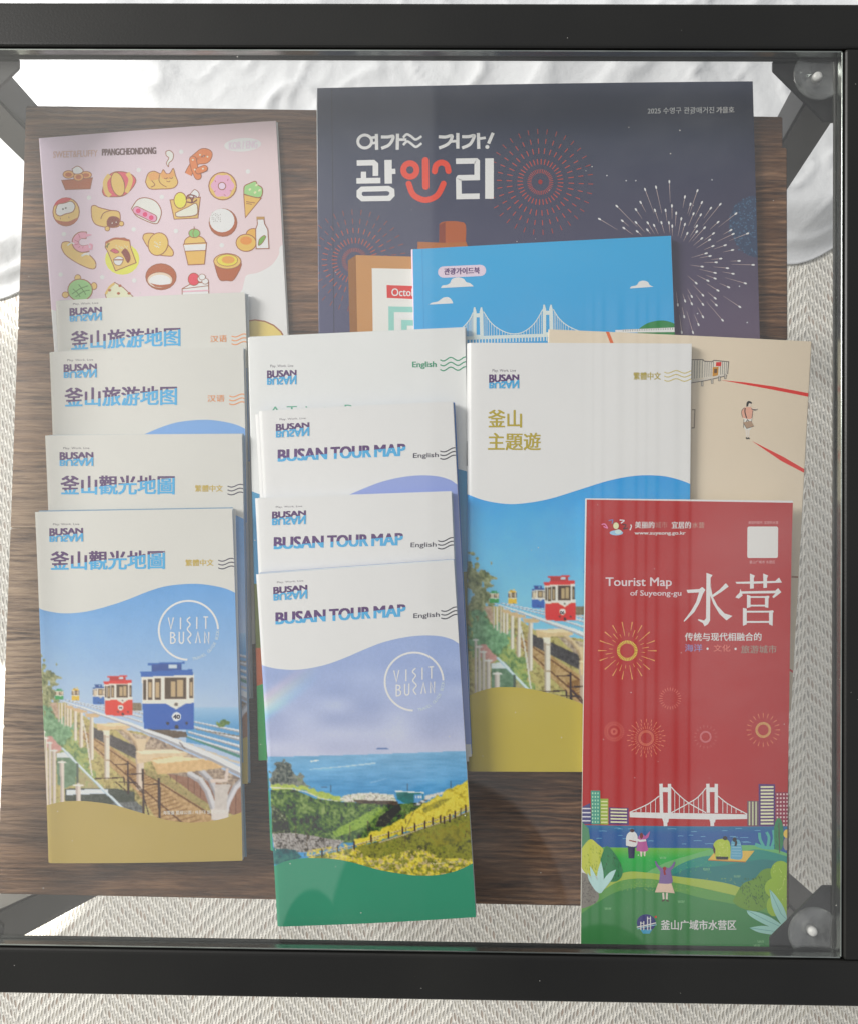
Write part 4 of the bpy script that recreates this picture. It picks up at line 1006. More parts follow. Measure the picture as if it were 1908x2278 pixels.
RA.tbox('Tourist Map', 233, 650, 746, 737, (222, 196, 200), bold=1.5); RA.tbox('of Suyeong-gu', 424, 750, 821, 804, (222, 196, 200), bold=.8)
WT = (226, 222, 220)
for p in ([(1018, 613), (1066, 630), (1050, 655), (1046, 985), (1030, 1014), (1004, 1031), (990, 1005), (950, 982), (957, 975), (1000, 986), (1015, 968), (1018, 650)],
          [(862, 746), (962, 740), (985, 723), (1010, 745), (992, 775), (962, 850), (922, 920), (846, 995), (840, 988), (898, 910), (938, 840), (960, 766), (872, 770)],
          [(1170, 693), (1192, 720), (1135, 762), (1066, 806), (1058, 790), (1120, 745)],
          [(1050, 715), (1068, 800), (1104, 870), (1160, 930), (1222, 950), (1175, 985), (1120, 935), (1072, 855), (1048, 790)],
          [(1245, 684), (1560, 677), (1590, 650), (1612, 690), (1400, 698), (1256, 698)], [(1360, 618), (1398, 635), (1390, 655), (1390, 735), (1360, 737)], [(1464, 618), (1504, 635), (1494, 655), (1494, 730), (1466, 732)],
          [(1286, 738), (1302, 790), (1272, 815), (1244, 805), (1278, 768)], [(1290, 758), (1560, 753), (1582, 733), (1608, 765), (1546, 812), (1536, 800), (1562, 773), (1296, 776)]):
    RA.poly(p, WT)
def box_glyph(x0, y0, x1, y1, wv, wh, ex):
    RA.many([[(x0, y0 - ex), (x0 + wv, y0 - ex + 8), (x0 + wv, y1 + ex * .5), (x0, y1 + ex)], [(x1 - wv, y0), (x1, y0 - 4), (x1 + 8, y0 + 6), (x1, y0 + 18), (x1 - 2, y1 + ex), (x1 - wv, y1 + ex * .5)],
             [(x0 + wv, y0), (x1 - wv, y0), (x1 - wv, y0 + wh), (x0 + wv, y0 + wh)], [(x0 + wv, y1 - wh), (x1 - wv, y1 - wh), (x1 - wv, y1), (x0 + wv, y1)]], WT)
box_glyph(1336, 796, 1506, 876, 28, 13, 12); box_glyph(1304, 910, 1540, 1004, 30, 14, 24)
RA.tbox('传统与现代相融合的', 850, 1081, 1450, 1145, PK, bold=1)
RA.tbox('海洋', 850, 1170, 985, 1228, (146, 140, 184), bold=.6); RA.ell(1027, 1206, 9, 9, PK); RA.tbox('文化', 1075, 1174, 1205, 1228, (206, 122, 112), bold=.6); RA.ell(1247, 1208, 9, 9, PK); RA.tbox('旅游城市', 1290, 1180, 1570, 1243, (156, 142, 132), bold=.6)
RA.zoom(1280, 1370, 3.518)
G1, G2 = (230, 196, 92), (228, 150, 98)
RA.burst(400, 272, 56, 80, 36, 5, 9, G1); RA.burst(400, 272, 112, 140, 12, 3, 5, G2, .1); RA.burst(400, 272, 116, 170, 12, 3, 7, G2, .36); RA.burst(400, 272, 160, 228, 18, 3, 10, G2)
c = (214, 122, 108); RA.burst(735, 645, 60, 86, 24, 3, 5, c)
RA.burst(298, 905, 12, 28, 18, 3, 4, c); RA.burst(298, 905, 48, 60, 32, 3, 4, c); RA.burst(298, 905, 64, 78, 30, 3, 5, c, .1)
c = (222, 128, 104); RA.burst(548, 955, 42, 62, 40, 3, 5, c); RA.burst(548, 955, 72, 92, 32, 3, 5, c, .1); RA.burst(548, 955, 98, 120, 26, 3, 6, c); RA.burst(548, 955, 122, 150, 22, 3, 7, c, .15)
RA.burst(1012, 945, 32, 46, 40, 3, 5, (196, 124, 128)); RA.burst(1012, 945, 74, 92, 18, 3, 5, (186, 108, 104))
RA.burst(1465, 893, 42, 62, 36, 4, 7, (206, 172, 110)); RA.burst(1465, 893, 96, 132, 20, 3, 7, (204, 130, 100))
RA.zoom(1280, 1730, 3.518)
RA.grad([(20, 372), (1720, 382), (1720, 640), (20, 640)], lambda u, v: (58 + 26 * max(0, .2 - v) * 5 * .5, 100 + 40 * max(0, .2 - v) * 5 * .5, 152), 6, 12)
rs = random.Random(4)
for _ in range(26):
    x, y = rs.uniform(100, 1400), rs.uniform(385, 530); l = rs.uniform(30, 70); RA.stroke([(x, y), (x + l * .5, y - 2), (x + l, y)], 4, (116, 166, 196))
PU = (96, 72, 118)
RA.poly([(30, 240), (110, 200), (125, 365), (30, 365)], (92, 90, 128)); RA.many([[(30, y), (115, y), (115, y + 10), (30, y + 10)] for y in range(238, 350, 32)], (206, 204, 210))
RA.poly([(116, 102), (190, 102), (190, 366), (122, 366)], (88, 150, 134)); RA.many([[(x, y), (x + 9, y), (x + 9, y + 14), (x, y + 14)] for x in (126, 147, 168) for y in range(116, 355, 28)], (170, 210, 180))
RA.poly([(190, 165), (252, 165), (252, 366), (192, 366)], (150, 170, 84)); RA.many([[(196, y), (246, y), (246, y + 10), (196, y + 10)] for y in range(182, 350, 27)], (222, 218, 160))
RA.poly([(256, 232), (410, 236), (412, 368), (256, 366)], PU); RA.many([[(270, y), (398, y + 2), (398, y + 14), (270, y + 12)] for y in range(240, 360, 25)], (222, 212, 176))
RA.poly([(1338, 180), (1430, 182), (1430, 378), (1340, 376)], (112, 92, 104)); RA.many([[(x, 186), (x + 12, 186), (x + 12, 372), (x, 372)] for x in (1350, 1376, 1402)], (186, 190, 158))
RA.poly([(1428, 48), (1558, 52), (1560, 380), (1430, 378)], PU); RA.many([[(1444, y), (1546, y), (1546, y + 14), (1444, y + 14)] for y in range(66, 370, 26)], (222, 212, 176))
RA.poly([(1560, 112), (1720, 116), (1720, 384), (1560, 380)], (140, 62, 84)); RA.many([[(x, y), (x + 13, y), (x + 13, y + 14), (x, y + 14)] for x in range(1570, 1700, 26) for y in range(124, 370, 30)], (214, 184, 186))
# bridge
BW_ = (230, 214, 216)
RA.poly([(418, 268), (680, 272), (1040, 278), (1338, 286), (1338, 322), (1086, 325), (720, 318), (420, 308)], BW_)
for x in (650, 1016):
    RA.many([[(x, 46), (x + 26, 44), (x + 30, 272), (x + 4, 272)], [(x + 66, 46), (x + 92, 46), (x + 92, 274), (x + 66, 274)], [(x + 26, 74), (x + 66, 74), (x + 66, 110), (x + 26, 110)], [(x + 22, 316), (x + 74, 318), (x + 70, 345), (x + 62, 350), (x + 62, 376), (x + 34, 376), (x + 32, 345)]], BW_)
for p in ([(650, 140), (560, 205), (418, 270)], [(742, 70), (800, 130), (880, 195), (1016, 272)], [(1016, 76), (950, 150), (880, 195), (742, 272)], [(1108, 140), (1190, 205), (1338, 284)]): RA.curve(p, 8, BW_)
RA.many([RA.strip([(x, y), (x, 275)], 5)[0] for x, y in ((468, 246), (506, 230), (544, 214), (582, 192), (620, 164), (770, 96), (806, 136), (842, 164), (880, 195), (918, 168), (955, 146), (990, 108), (1146, 166), (1180, 198), (1214, 220), (1250, 240), (1290, 260))], BW_)
# lawns
RA.poly([(30, 330), (100, 400), (110, 480), (60, 540), (30, 560)], (96, 140, 110))
RA.grad([(180, 545), (1060, 548), (900, 760), (180, 760)], lambda u, v: (118 - 50 * min(1, v * 2.5), 172 - 16 * v, 84 + 4 * v), 8, 10)
RA.poly(catmull([(540, 745), (700, 660), (900, 600), (1060, 556), (1240, 530), (1420, 530), (1560, 560), (1720, 620)], 5) + [(1720, 960), (540, 960)], (112, 170, 112))
RA.poly(catmull([(700, 745), (820, 670), (960, 620), (1100, 600), (1260, 590), (1400, 560), (1560, 590), (1720, 640)], 5) + [(1720, 960), (700, 960)], (66, 138, 128))
RA.poly(catmull([(740, 760), (900, 700), (1100, 690), (1300, 660), (1500, 640), (1720, 700)], 5) + [(1720, 960), (740, 960)], (56, 124, 124))
RA.poly(catmull([(20, 1040), (140, 900), (280, 790), (400, 735), (560, 740), (800, 770), (1050, 800), (1240, 840), (1420, 920), (1720, 1050)], 5) + [(1720, 1500), (20, 1500)], (160, 178, 92))
RA.poly(catmull([(20, 1050), (150, 930), (290, 830), (420, 790), (600, 790), (850, 830), (1080, 880), (1250, 920), (1420, 970), (1720, 1090)], 5) + [(1720, 1500), (20, 1500)], (104, 152, 90))
RA.poly(catmull([(20, 1080), (160, 980), (320, 890), (520, 850), (760, 880), (1000, 940), (1300, 1000), (1720, 1130)], 5) + [(1720, 1500), (20, 1500)], (80, 134, 88))
def specks(region, n, col, l, w, seed, ang=70):
    r_ = random.Random(seed); P = []
    x0, y0, x1, y1, test = region
    k = 0
    while len(P) < n and k < n * 20:
        k += 1; x, y = r_.uniform(x0, x1), r_.uniform(y0, y1)
        if not test(x, y): continue
        a_ = math.radians(ang + r_.uniform(-30, 30)); c_, s_ = math.cos(a_) * l, math.sin(a_) * l
        P.append(RA.strip([(x, y), (x + c_, y + s_)], w)[0])
    RA.many(P, col)
specks((300, 780, 1250, 880, lambda x, y: True), 160, (150, 180, 96), 7, 3, 1); specks((560, 560, 1050, 740, lambda x, y: True), 90, (104, 184, 110), 8, 3, 2); specks((200, 900, 1250, 1300, lambda x, y: True), 200, (92, 146, 98), 8, 3, 3)
# foliage
def shrub(pts, col, dark_, n, seed, out=None):
    RA.poly(catmull(pts + pts[:1], 5)[:-1], col)
    xs_ = [p[0] for p in pts]; ys_ = [p[1] for p in pts]; cx = sum(xs_) / len(xs_); cy = sum(ys_) / len(ys_); rx = (max(xs_) - min(xs_)) / 2.5; ry = (max(ys_) - min(ys_)) / 2.5
    specks((min(xs_), min(ys_), max(xs_), max(ys_), lambda x, y: ((x - cx) / rx) ** 2 + ((y - cy) / ry) ** 2 < 1), n, dark_, 16, 4, seed)
shrub([(40, 560), (110, 482), (170, 520), (215, 570), (190, 660), (195, 740), (150, 770), (90, 760), (40, 690)], (184, 190, 92), (140, 158, 72), 40, 5)
shrub([(190, 640), (235, 535), (300, 590), (350, 680), (360, 760), (310, 810), (220, 790)], (74, 128, 92), (52, 100, 76), 50, 6)
RA.poly(catmull([(30, 740), (90, 760), (140, 840), (180, 920), (150, 980), (60, 1020), (30, 1020)], 4), (134, 130, 124)); specks((45, 790, 150, 980, lambda x, y: True), 120, (96, 92, 92), 6, 5, 9, 20)
for p in ([(110, 690), (150, 760), (185, 860), (190, 900), (150, 860), (118, 780)], [(195, 650), (215, 760), (205, 880), (185, 890), (165, 760)], [(312, 716), (280, 790), (220, 870), (192, 900), (215, 800), (262, 740)], [(90, 740), (150, 840), (190, 902), (150, 880), (100, 800)]):
    RA.poly(catmull(p + p[:1], 4)[:-1], (176, 208, 206))
RA.curve([(1470, 540), (1440, 480), (1435, 430)], 22, (92, 166, 156)); RA.curve([(1500, 540), (1510, 470), (1490, 425)], 22, (92, 166, 156)); RA.curve([(1530, 550), (1550, 480), (1545, 410)], 22, (92, 166, 156)); RA.curve([(1400, 520), (1470, 545), (1550, 550)], 26, (92, 166, 156))
shrub([(1555, 560), (1550, 400), (1575, 320), (1610, 340), (1625, 450), (1610, 560)], (76, 132, 96), (60, 110, 84), 16, 11); RA.stroke([(1588, 350), (1592, 590)], 5, (104, 72, 80))
RA.ell(1650, 440, 26, 34, (218, 180, 96)); RA.ell(1645, 520, 22, 50, (150, 140, 130))
shrub([(1220, 960), (1300, 830), (1390, 790), (1460, 720), (1540, 720), (1560, 850), (1500, 1000), (1400, 1040), (1280, 1010)], (112, 146, 72), (70, 100, 52), 110, 12)
for x, y, rx, ry in ((1600, 740, 80, 90), (1545, 860, 70, 75), (1620, 900, 80, 90), (1545, 1000, 58, 80), (1620, 1030, 70, 70)): RA.ell(x, y, rx, ry, (146, 176, 74))
specks((1540, 680, 1660, 1060, lambda x, y: True), 40, (196, 214, 120), 10, 4, 15)
for p in ([(1512, 870), (1560, 920), (1620, 1010), (1650, 1110), (1640, 1180), (1580, 1110), (1530, 1000)], [(1330, 1030), (1430, 1050), (1540, 1100), (1640, 1180), (1600, 1195), (1450, 1130), (1350, 1070)], [(1350, 1165), (1450, 1150), (1560, 1170), (1650, 1215), (1540, 1220), (1420, 1200)], [(1650, 1000), (1700, 980), (1700, 1180), (1650, 1190)]):
    RA.poly(catmull(p + p[:1], 4)[:-1], (154, 198, 190)); RA.stroke([p[0], tuple((np.array(p[2]) + np.array(p[-2])) / 2), p[3]], 4, (110, 160, 156))
# strollers and picnickers on the lawn
SK = (222, 196, 186)
RA.poly([(404, 530), (462, 530), (455, 630), (410, 630)], (62, 52, 92)); RA.poly(catmull([(390, 530), (392, 460), (415, 425), (455, 420), (480, 460), (468, 535), (390, 530)], 4), (224, 220, 224)); RA.ell(438, 412, 17, 14, (92, 56, 48))
RA.poly([(498, 572), (518, 572), (514, 615), (504, 615)], SK); RA.poly([(526, 572), (544, 572), (540, 612), (530, 612)], SK)
RA.poly(catmull([(470, 570), (480, 500), (490, 455), (515, 440), (540, 460), (556, 530), (562, 566), (520, 576), (470, 570)], 4), (176, 100, 150)); RA.poly([(535, 460), (578, 415), (565, 462), (548, 478)], (176, 100, 150)); RA.ell(510, 452, 13, 24, (120, 52, 50)); RA.stroke([(470, 480), (500, 492), (545, 486)], 16, (224, 220, 224)); RA.stroke([(415, 488), (470, 500)], 9, (150, 84, 84))
RA.poly([(1030, 638), (1090, 570), (1395, 570), (1325, 655)], (222, 176, 92)); RA.stroke([(1030, 640), (1325, 656)], 7, (180, 120, 70))
RA.poly(catmull([(1085, 630), (1088, 560), (1072, 520), (1100, 485), (1150, 475), (1195, 495), (1205, 560), (1196, 630), (1085, 630)], 4), (168, 186, 78)); RA.ell(1164, 470, 18, 16, (72, 50, 46)); RA.poly([(1070, 520), (1088, 560), (1085, 600), (1070, 570)], (90, 46, 62)); RA.poly([(1090, 612), (1190, 615), (1185, 638), (1095, 636)], (66, 44, 52))
specks((1105, 500, 1185, 610, lambda x, y: True), 34, (206, 214, 130), 6, 4, 21)
RA.poly(catmull([(1205, 630), (1210, 540), (1215, 495), (1250, 480), (1285, 505), (1296, 630), (1205, 630)], 4), (104, 160, 186)); RA.many([RA.strip([(1214, y), (1288, y + 2)], 4)[0] for y in range(520, 625, 22)], (150, 190, 204)); RA.ell(1238, 482, 16, 18, (66, 46, 50)); RA.curve([(1240, 480), (1250, 505), (1243, 532)], 18, (66, 46, 50))
RA.stroke([(678, 895), (682, 945)], 14, SK); RA.stroke([(708, 895), (706, 945)], 14, SK); RA.poly([(640, 820), (742, 818), (768, 898), (690, 890), (614, 892)], (222, 184, 166))
RA.poly(catmull([(645, 822), (655, 740), (660, 710), (690, 695), (730, 710), (745, 760), (745, 820), (645, 822)], 4), (128, 108, 152)); RA.stroke([(665, 720), (630, 680), (618, 648)], [26, 18, 10], (128, 108, 152)); RA.stroke([(728, 715), (755, 685), (770, 652)], [26, 18, 10], (128, 108, 152)); RA.ell(690, 706, 14, 15, (150, 70, 56)); RA.curve([(690, 700), (688, 730), (694, 755)], 15, (150, 70, 56))
RA.stroke([(668, 960), (690, 950)], 10, (90, 60, 56)); RA.stroke([(702, 955), (722, 960)], 10, (90, 60, 56))
for gx, gy in ((130, 1310), (230, 1018), (800, 960), (1390, 1300), (1420, 1270), (1000, 710), (1240, 765), (660, 620)):
    RA.many([RA.strip([(gx + k * 9, gy + 12), (gx + k * 9 + (k - 2) * 3, gy - 6)], 3)[0] for k in range(5)], (150, 196, 150))
# district emblem: two towers of a bridge in a blue disc
RA.ell(546, 1128, 74, 66, (64, 62, 122)); RA.poly([(500, 1180), (592, 1180), (570, 1212), (520, 1212)], (84, 160, 196)); RA.ell(620, 1082, 9, 9, (200, 78, 66))
E2_ = (222, 226, 232); RA.curve([(472, 1162), (540, 1148), (622, 1128)], 9, E2_); RA.curve([(476, 1176), (540, 1160), (626, 1142)], 6, (150, 200, 220))
for x, y0 in ((503, 1120), (526, 1116), (556, 1080), (578, 1080)): RA.stroke([(x, y0), (x, 1184)], 8, E2_)
RA.stroke([(503, 1132), (526, 1130)], 6, E2_); RA.stroke([(556, 1094), (578, 1094)], 6, E2_)
RA.tbox('釜山广域市水营区', 660, 1106, 1246, 1182, (216, 226, 216), bold=1.5)

# ---- bakery booklet
P_QUAD = quad((79, 283), (566, 247), (604, 937), (129, 971))
PA = Art(); PA.grad([(x + dx, y + dy) for (x, y), (dx, dy) in zip(P_QUAD, ((-3, -3), (3, -3), (3, 3), (-3, 3)))], lambda u, v: (206 + 6 * u + 4 * v, 191, 206 - 12 * u - 4 * v))
PA.zoom(80, 260, 3.0328)
PA.poly(catmull([(1780, 800), (1655, 868), (1640, 930), (1590, 1000), (1500, 1050), (1425, 1068), (1405, 1120), (1385, 1180), (1300, 1240), (900, 1300), (300, 1320), (110, 1300), (75, 1230), (30, 1180)], 5) + [(30, 2500), (1900, 2500)], (214, 214, 210))
BR_ = (150, 98, 76)
def pastry(kind, *k, **q): getattr(PA, kind)(*k, **q)
PA.ell(1480, 1560, 215, 190, (218, 190, 118), out=BR_, w=9)
PA.ell(1397, 188, 125, 46, (226, 222, 226), rot=-4); PA.tbox('KOR / ENG', 1305, 172, 1495, 222, (208, 194, 204), skew=-14, bold=2)
PA.tbox('SWEET&FLUFFY', 118, 232, 418, 276, (196, 164, 156), skew=-9, bold=1); PA.tbox('PPANGCHEONDONG', 450, 218, 813, 262, (112, 90, 92), skew=-11, bold=3)
B1, B2, CR = (222, 178, 108), (166, 98, 70), (224, 218, 204)
def blob(p, c, w=6, sm=True):
    q = catmull(p + p[:1], 4)[:-1] if sm else p
    PA.poly(q, c); PA.stroke(q, w, BR_, closed=True)
blob([(175, 428), (383, 412), (368, 485), (200, 490)], B2, sm=False)
for x, y, rx, ry in ((222, 388, 38, 26), (340, 392, 38, 24), (290, 405, 34, 28)): PA.ell(x, y, rx, ry, (214, 160, 104), out=BR_, w=5); PA.ell(x, y + 2, rx * .6, ry * .55, (176, 104, 70))
blob([(246, 352), (285, 333), (322, 362), (300, 384), (258, 382)], (226, 224, 226), 5)
blob([(450, 505), (470, 430), (520, 378), (590, 372), (650, 392), (678, 430), (655, 480), (600, 530), (540, 540), (470, 535)], (204, 96, 108))
for p in ([(500, 392), (470, 440), (478, 505), (505, 535)], [(620, 380), (642, 420), (632, 470), (612, 512)]): PA.curve(p, 30, B1)
PA.ell(556, 456, 44, 82, B1, rot=-14, out=BR_, w=6)
blob([(742, 440), (760, 385), (800, 368), (845, 385), (862, 358), (882, 384), (908, 382), (930, 350), (946, 400), (960, 446), (930, 482), (850, 488), (770, 486)], B1)
PA.poly(catmull([(758, 395), (800, 375), (836, 390), (832, 420), (775, 432)], 4), (216, 156, 100)); PA.poly([(842, 392), (862, 364), (882, 388), (908, 386), (928, 360), (940, 398), (900, 420), (856, 418)], (216, 156, 100))
for p in ([(784, 432), (806, 460), (780, 476)], [(838, 390), (834, 430), (850, 455), (886, 476)], [(868, 414), (882, 420), (892, 412)], [(905, 412), (918, 418), (928, 410)], [(884, 434), (896, 440), (910, 434)]): PA.curve(p, 5, BR_)
blob([(880, 236), (905, 228), (930, 250), (926, 290), (902, 312), (897, 338), (884, 312), (900, 280), (882, 262)], CR, 5)
OR_ = (206, 128, 86)
PA.curve([(1030, 390), (1056, 340), (1090, 300), (1150, 290), (1168, 250), (1130, 238), (1095, 262), (1062, 290)], 52, BR_); PA.curve([(1030, 390), (1056, 340), (1090, 300), (1150, 290), (1168, 250), (1130, 238), (1095, 262), (1062, 290)], 42, OR_)
PA.curve([(1062, 290), (1074, 350), (1096, 402)], 52, BR_, cap=True); PA.curve([(1062, 290), (1074, 350), (1096, 402)], 42, OR_, cap=True); PA.curve([(1100, 366), (1140, 350)], 48, BR_, cap=True); PA.curve([(1100, 366), (1140, 350)], 38, OR_, cap=True)
for x, y in ((1062, 292), (1075, 358), (1110, 258), (1160, 270), (1130, 352)): PA.ell(x, y, 6, 6, (236, 214, 190))
PA.ell(1262, 468, 93, 93, B1, out=BR_, w=7)
PA.poly([(1262 + (74 + 6 * math.cos(6 * t)) * math.cos(t), 466 + (76 + 6 * math.cos(6 * t)) * math.sin(t)) for t in [2 * math.pi * i / 36 for i in range(36)]], (218, 162, 186)); PA.ell(1258, 468, 25, 25, (216, 190, 208), out=BR_, w=6)
for x, y, t in ((1210, 430, 1), (1300, 420, 2), (1310, 500, 0), (1215, 500, 2.5), (1270, 525, .5)): PA.stroke([(x, y), (x + 14 * math.cos(t), y + 14 * math.sin(t))], 5, (176, 106, 120))
blob([(1404, 524), (1522, 548), (1415, 680)], (222, 172, 98), sm=False); blob([(1405, 520), (1408, 470), (1440, 450), (1482, 434), (1496, 456), (1528, 480), (1526, 530), (1500, 545), (1440, 532)], (150, 194, 130))
PA.stroke([(1420, 572), (1480, 580)], 5, BR_); PA.stroke([(1422, 584), (1460, 590)], 5, BR_)
for x, y in ((1445, 490), (1490, 460), (1510, 495), (1480, 510)): PA.ell(x, y, 10, 7, (214, 214, 170), rot=-40)
PA.ell(205, 640, 90, 95, B1, out=BR_, w=7); PA.poly(catmull([(125, 685), (160, 700), (220, 705), (285, 680), (262, 715), (210, 733), (150, 718)], 4), B2); PA.poly(catmull([(120, 600), (150, 560), (200, 545), (240, 556), (190, 580)], 4), (190, 80, 84))
blob([(135, 625), (150, 590), (190, 582), (240, 570), (266, 600), (250, 640), (200, 655), (165, 668), (138, 655)], (226, 224, 214), 6); PA.ell(184, 622, 7, 6, (120, 116, 110)); PA.ell(203, 615, 7, 6, (120, 116, 110)); PA.stroke([(165, 678), (168, 692)], 4, BR_); PA.stroke([(222, 672), (226, 684)], 4, BR_)
blob([(376, 640), (378, 605), (402, 598), (430, 612), (500, 630), (560, 640), (572, 680), (560, 740), (480, 745), (410, 728), (382, 690)], B1); blob([(482, 705), (500, 678), (535, 674), (565, 690), (562, 725), (540, 740), (490, 742)], (128, 78, 56), 5)
PA.ell(485, 755, 16, 16, B1, out=BR_, w=5); PA.ell(580, 722, 16, 16, B1, out=BR_, w=5); PA.curve([(440, 690), (460, 650), (510, 632)], 5, BR_); PA.ell(518, 718, 4, 4, CR); PA.ell(545, 712, 4, 4, CR)
blob([(648, 620), (690, 560), (750, 548), (815, 575), (850, 640), (830, 710), (800, 722), (740, 700), (680, 668)], CR); PA.stroke([(684, 632), (794, 685)], 56, BR_, cap=True); PA.stroke([(684, 632), (794, 685)], 46, (218, 150, 178), cap=True)
for x, y in ((694, 636), (740, 660), (782, 682)): PA.ell(x, y, 16, 16, (206, 76, 116))
blob([(908, 562), (1112, 544), (1096, 684), (936, 692)], B1, sm=False); PA.ell(977, 565, 42, 54, (226, 204, 90), out=BR_, w=6); blob([(1030, 545), (1050, 515), (1075, 492), (1102, 515), (1095, 545)], (226, 222, 216), 5)
for p in ([(1015, 560), (1030, 530), (1060, 530), (1088, 540)], [(1020, 575), (1060, 580), (1090, 560)], [(1040, 540), (1060, 575)], [(1070, 535), (1050, 585)]): PA.curve(p, 8, (120, 72, 54))
blob([(946, 650), (990, 628), (1030, 610), (1080, 585), (1094, 620), (1080, 665), (960, 676)], (226, 218, 196), 5)
PA.ell(1265, 714, 93, 93, B2, out=BR_, w=7); PA.ell(1258, 700, 84, 80, (220, 222, 226))
for i in range(6):
    for j in range(5):
        if (i * 5 + j * 3) % 4: PA.ell(1192 + i * 11, 655 + j * 12 + i % 2 * 4, 2.6, 2.6, (120, 104, 100))
blob([(172, 880), (180, 848), (220, 842), (280, 870), (350, 920), (402, 975), (402, 1020), (360, 1022), (270, 980), (200, 930)], B1); PA.curve([(345, 800), (300, 800), (270, 830), (275, 870), (310, 892), (360, 886)], 50, BR_); PA.curve([(340, 800), (300, 802), (272, 832), (277, 868), (310, 890), (360, 884)], 40, (222, 150, 170)); PA.poly([(330, 785), (384, 796), (330, 816)], (222, 150, 170))
for p in ([(262, 830), (292, 846)], [(262, 862), (290, 858)], [(290, 884), (300, 872)], [(318, 888), (322, 872)], [(290, 790), (300, 818)]): PA.stroke(p, 4, (176, 90, 110))
PA.curve([(362, 860), (380, 866), (376, 884)], 14, (222, 150, 170)); PA.curve([(358, 892), (384, 890)], 12, (222, 150, 170)); PA.curve([(215, 868), (240, 850), (262, 858)], 8, CR); PA.curve([(310, 938), (340, 924), (364, 930)], 14, CR)
PA.ell(585, 960, 116, 106, (236, 208, 92)); blob([(470, 880), (474, 845), (520, 822), (600, 818), (636, 838), (642, 880), (680, 985), (540, 1040), (490, 915)], B1, sm=False); PA.curve([(474, 850), (540, 822), (634, 836)], 14, B2)
blob([(505, 905), (530, 890), (564, 912), (540, 922)], (190, 96, 110), 4); blob([(580, 915), (605, 890), (632, 920), (640, 960), (622, 985), (600, 945)], (130, 74, 54), 4); blob([(528, 960), (560, 942), (592, 956), (585, 985), (570, 1002), (545, 1000), (530, 985)], (228, 222, 214), 4); PA.stroke([(528, 966), (592, 966)], 8, BR_)
for i in range(16): PA.ell(545 + (i * 37) % 80, 868 + (i * 23) % 26, 3, 3, (236, 220, 180))
PA.stroke([(472, 880), (500, 855)], 7, (126, 120, 70)); PA.stroke([(484, 885), (490, 852)], 6, (126, 120, 70))
blob([(724, 820), (735, 792), (780, 786), (820, 800), (890, 860), (928, 905), (925, 938), (890, 940), (830, 930), (760, 880)], B1); PA.ell(828, 860, 66, 78, (226, 180, 104), rot=20, out=BR_, w=6)
for i in range(9): PA.ell(806 + (i * 17) % 42, 846 + (i * 29) % 40, 4, 4, (240, 226, 196))
PA.ell(1076, 850, 72, 48, B1, out=BR_, w=6); blob([(998, 860), (1154, 850), (1140, 995), (1030, 1000)], (224, 170, 96), sm=False); PA.poly([(1001, 866), (1150, 858), (1146, 900), (1010, 906)], (226, 222, 214)); PA.stroke([(1010, 908), (1146, 902)], 5, BR_); PA.ell(1072, 787, 38, 30, (132, 178, 110), out=BR_, w=5); PA.curve([(1072, 760), (1062, 785), (1070, 815)], 4, BR_); PA.stroke([(1070, 742), (1072, 760)], 5, BR_)
PA.ell(1470, 795, 50, 42, (224, 164, 84), out=BR_, w=6); PA.ell(1420, 850, 68, 58, (228, 174, 96), out=BR_, w=6); PA.ell(1420, 835, 40, 28, (210, 140, 76)); blob([(1494, 690), (1540, 690), (1544, 720), (1566, 760), (1574, 888), (1488, 890), (1484, 760), (1496, 725)], (222, 226, 226), sm=False); PA.stroke([(1490, 682), (1544, 682)], 18, (176, 140, 90)); blob([(1502, 860), (1510, 825), (1540, 800), (1552, 812), (1530, 850), (1508, 868)], (120, 162, 84), 4)
blob([(1206, 990), (1384, 975), (1340, 1095), (1290, 1104), (1240, 1095)], B2); PA.ell(1294, 975, 92, 52, B1, out=BR_, w=6); PA.ell(1294, 968, 70, 40, (232, 196, 84), out=BR_, w=4); PA.ell(1300, 965, 44, 25, (230, 152, 84))
PA.ell(847, 1080, 103, 88, B2, out=BR_, w=6); PA.ell(840, 1102, 86, 54, (224, 190, 170), out=BR_, w=5); PA.ell(840, 1108, 74, 42, (222, 226, 230)); PA.poly(catmull([(772, 1122), (840, 1136), (908, 1130), (880, 1150), (810, 1148)], 4), B2)
for x, y, rx, ry in ((284, 1088, 21, 24), (394, 1142, 20, 24), (200, 1200, 22, 20)): PA.ell(x, y, rx, ry, B1, out=BR_, w=5)
PA.ell(300, 1168, 84, 74, (140, 186, 122), out=BR_, w=7)
for p in ([(250, 1160), (280, 1185), (300, 1215)], [(290, 1130), (320, 1170), (340, 1200)], [(245, 1195), (300, 1160), (355, 1140)], [(270, 1215), (320, 1180), (365, 1170)]): PA.curve(p, 6, (96, 136, 82))
blob([(470, 1200), (500, 1150), (535, 1118), (590, 1150), (660, 1215), (480, 1230)], (228, 216, 182), sm=False); PA.curve([(474, 1196), (500, 1150), (532, 1124)], 16, B1)
for x, y in ((570, 1140), (500, 1170), (560, 1192), (632, 1192)): PA.ell(x, y, 11, 9, B2)
blob([(990, 1160), (1060, 1122), (1168, 1116), (1170, 1240), (990, 1240)], (226, 218, 216), sm=False); PA.stroke([(990, 1162), (1168, 1140)], 5, BR_); PA.stroke([(992, 1180), (1168, 1172)], 10, (222, 166, 180)); PA.ell(1068, 1097, 38, 42, (206, 78, 92), out=BR_, w=5)
for x, y in ((1115, 1095), (1145, 1110), (1125, 1082)): PA.ell(x, y, 22, 20, (226, 222, 222), out=BR_, w=4)
for x, y in ((697, 360), (983, 237), (1432, 368), (360, 545), (853, 542), (663, 760), (948, 772), (190, 790), (1257, 867), (168, 1063), (450, 1082), (667, 1105)): PA.ell(x, y, 15, 15, (228, 218, 232))

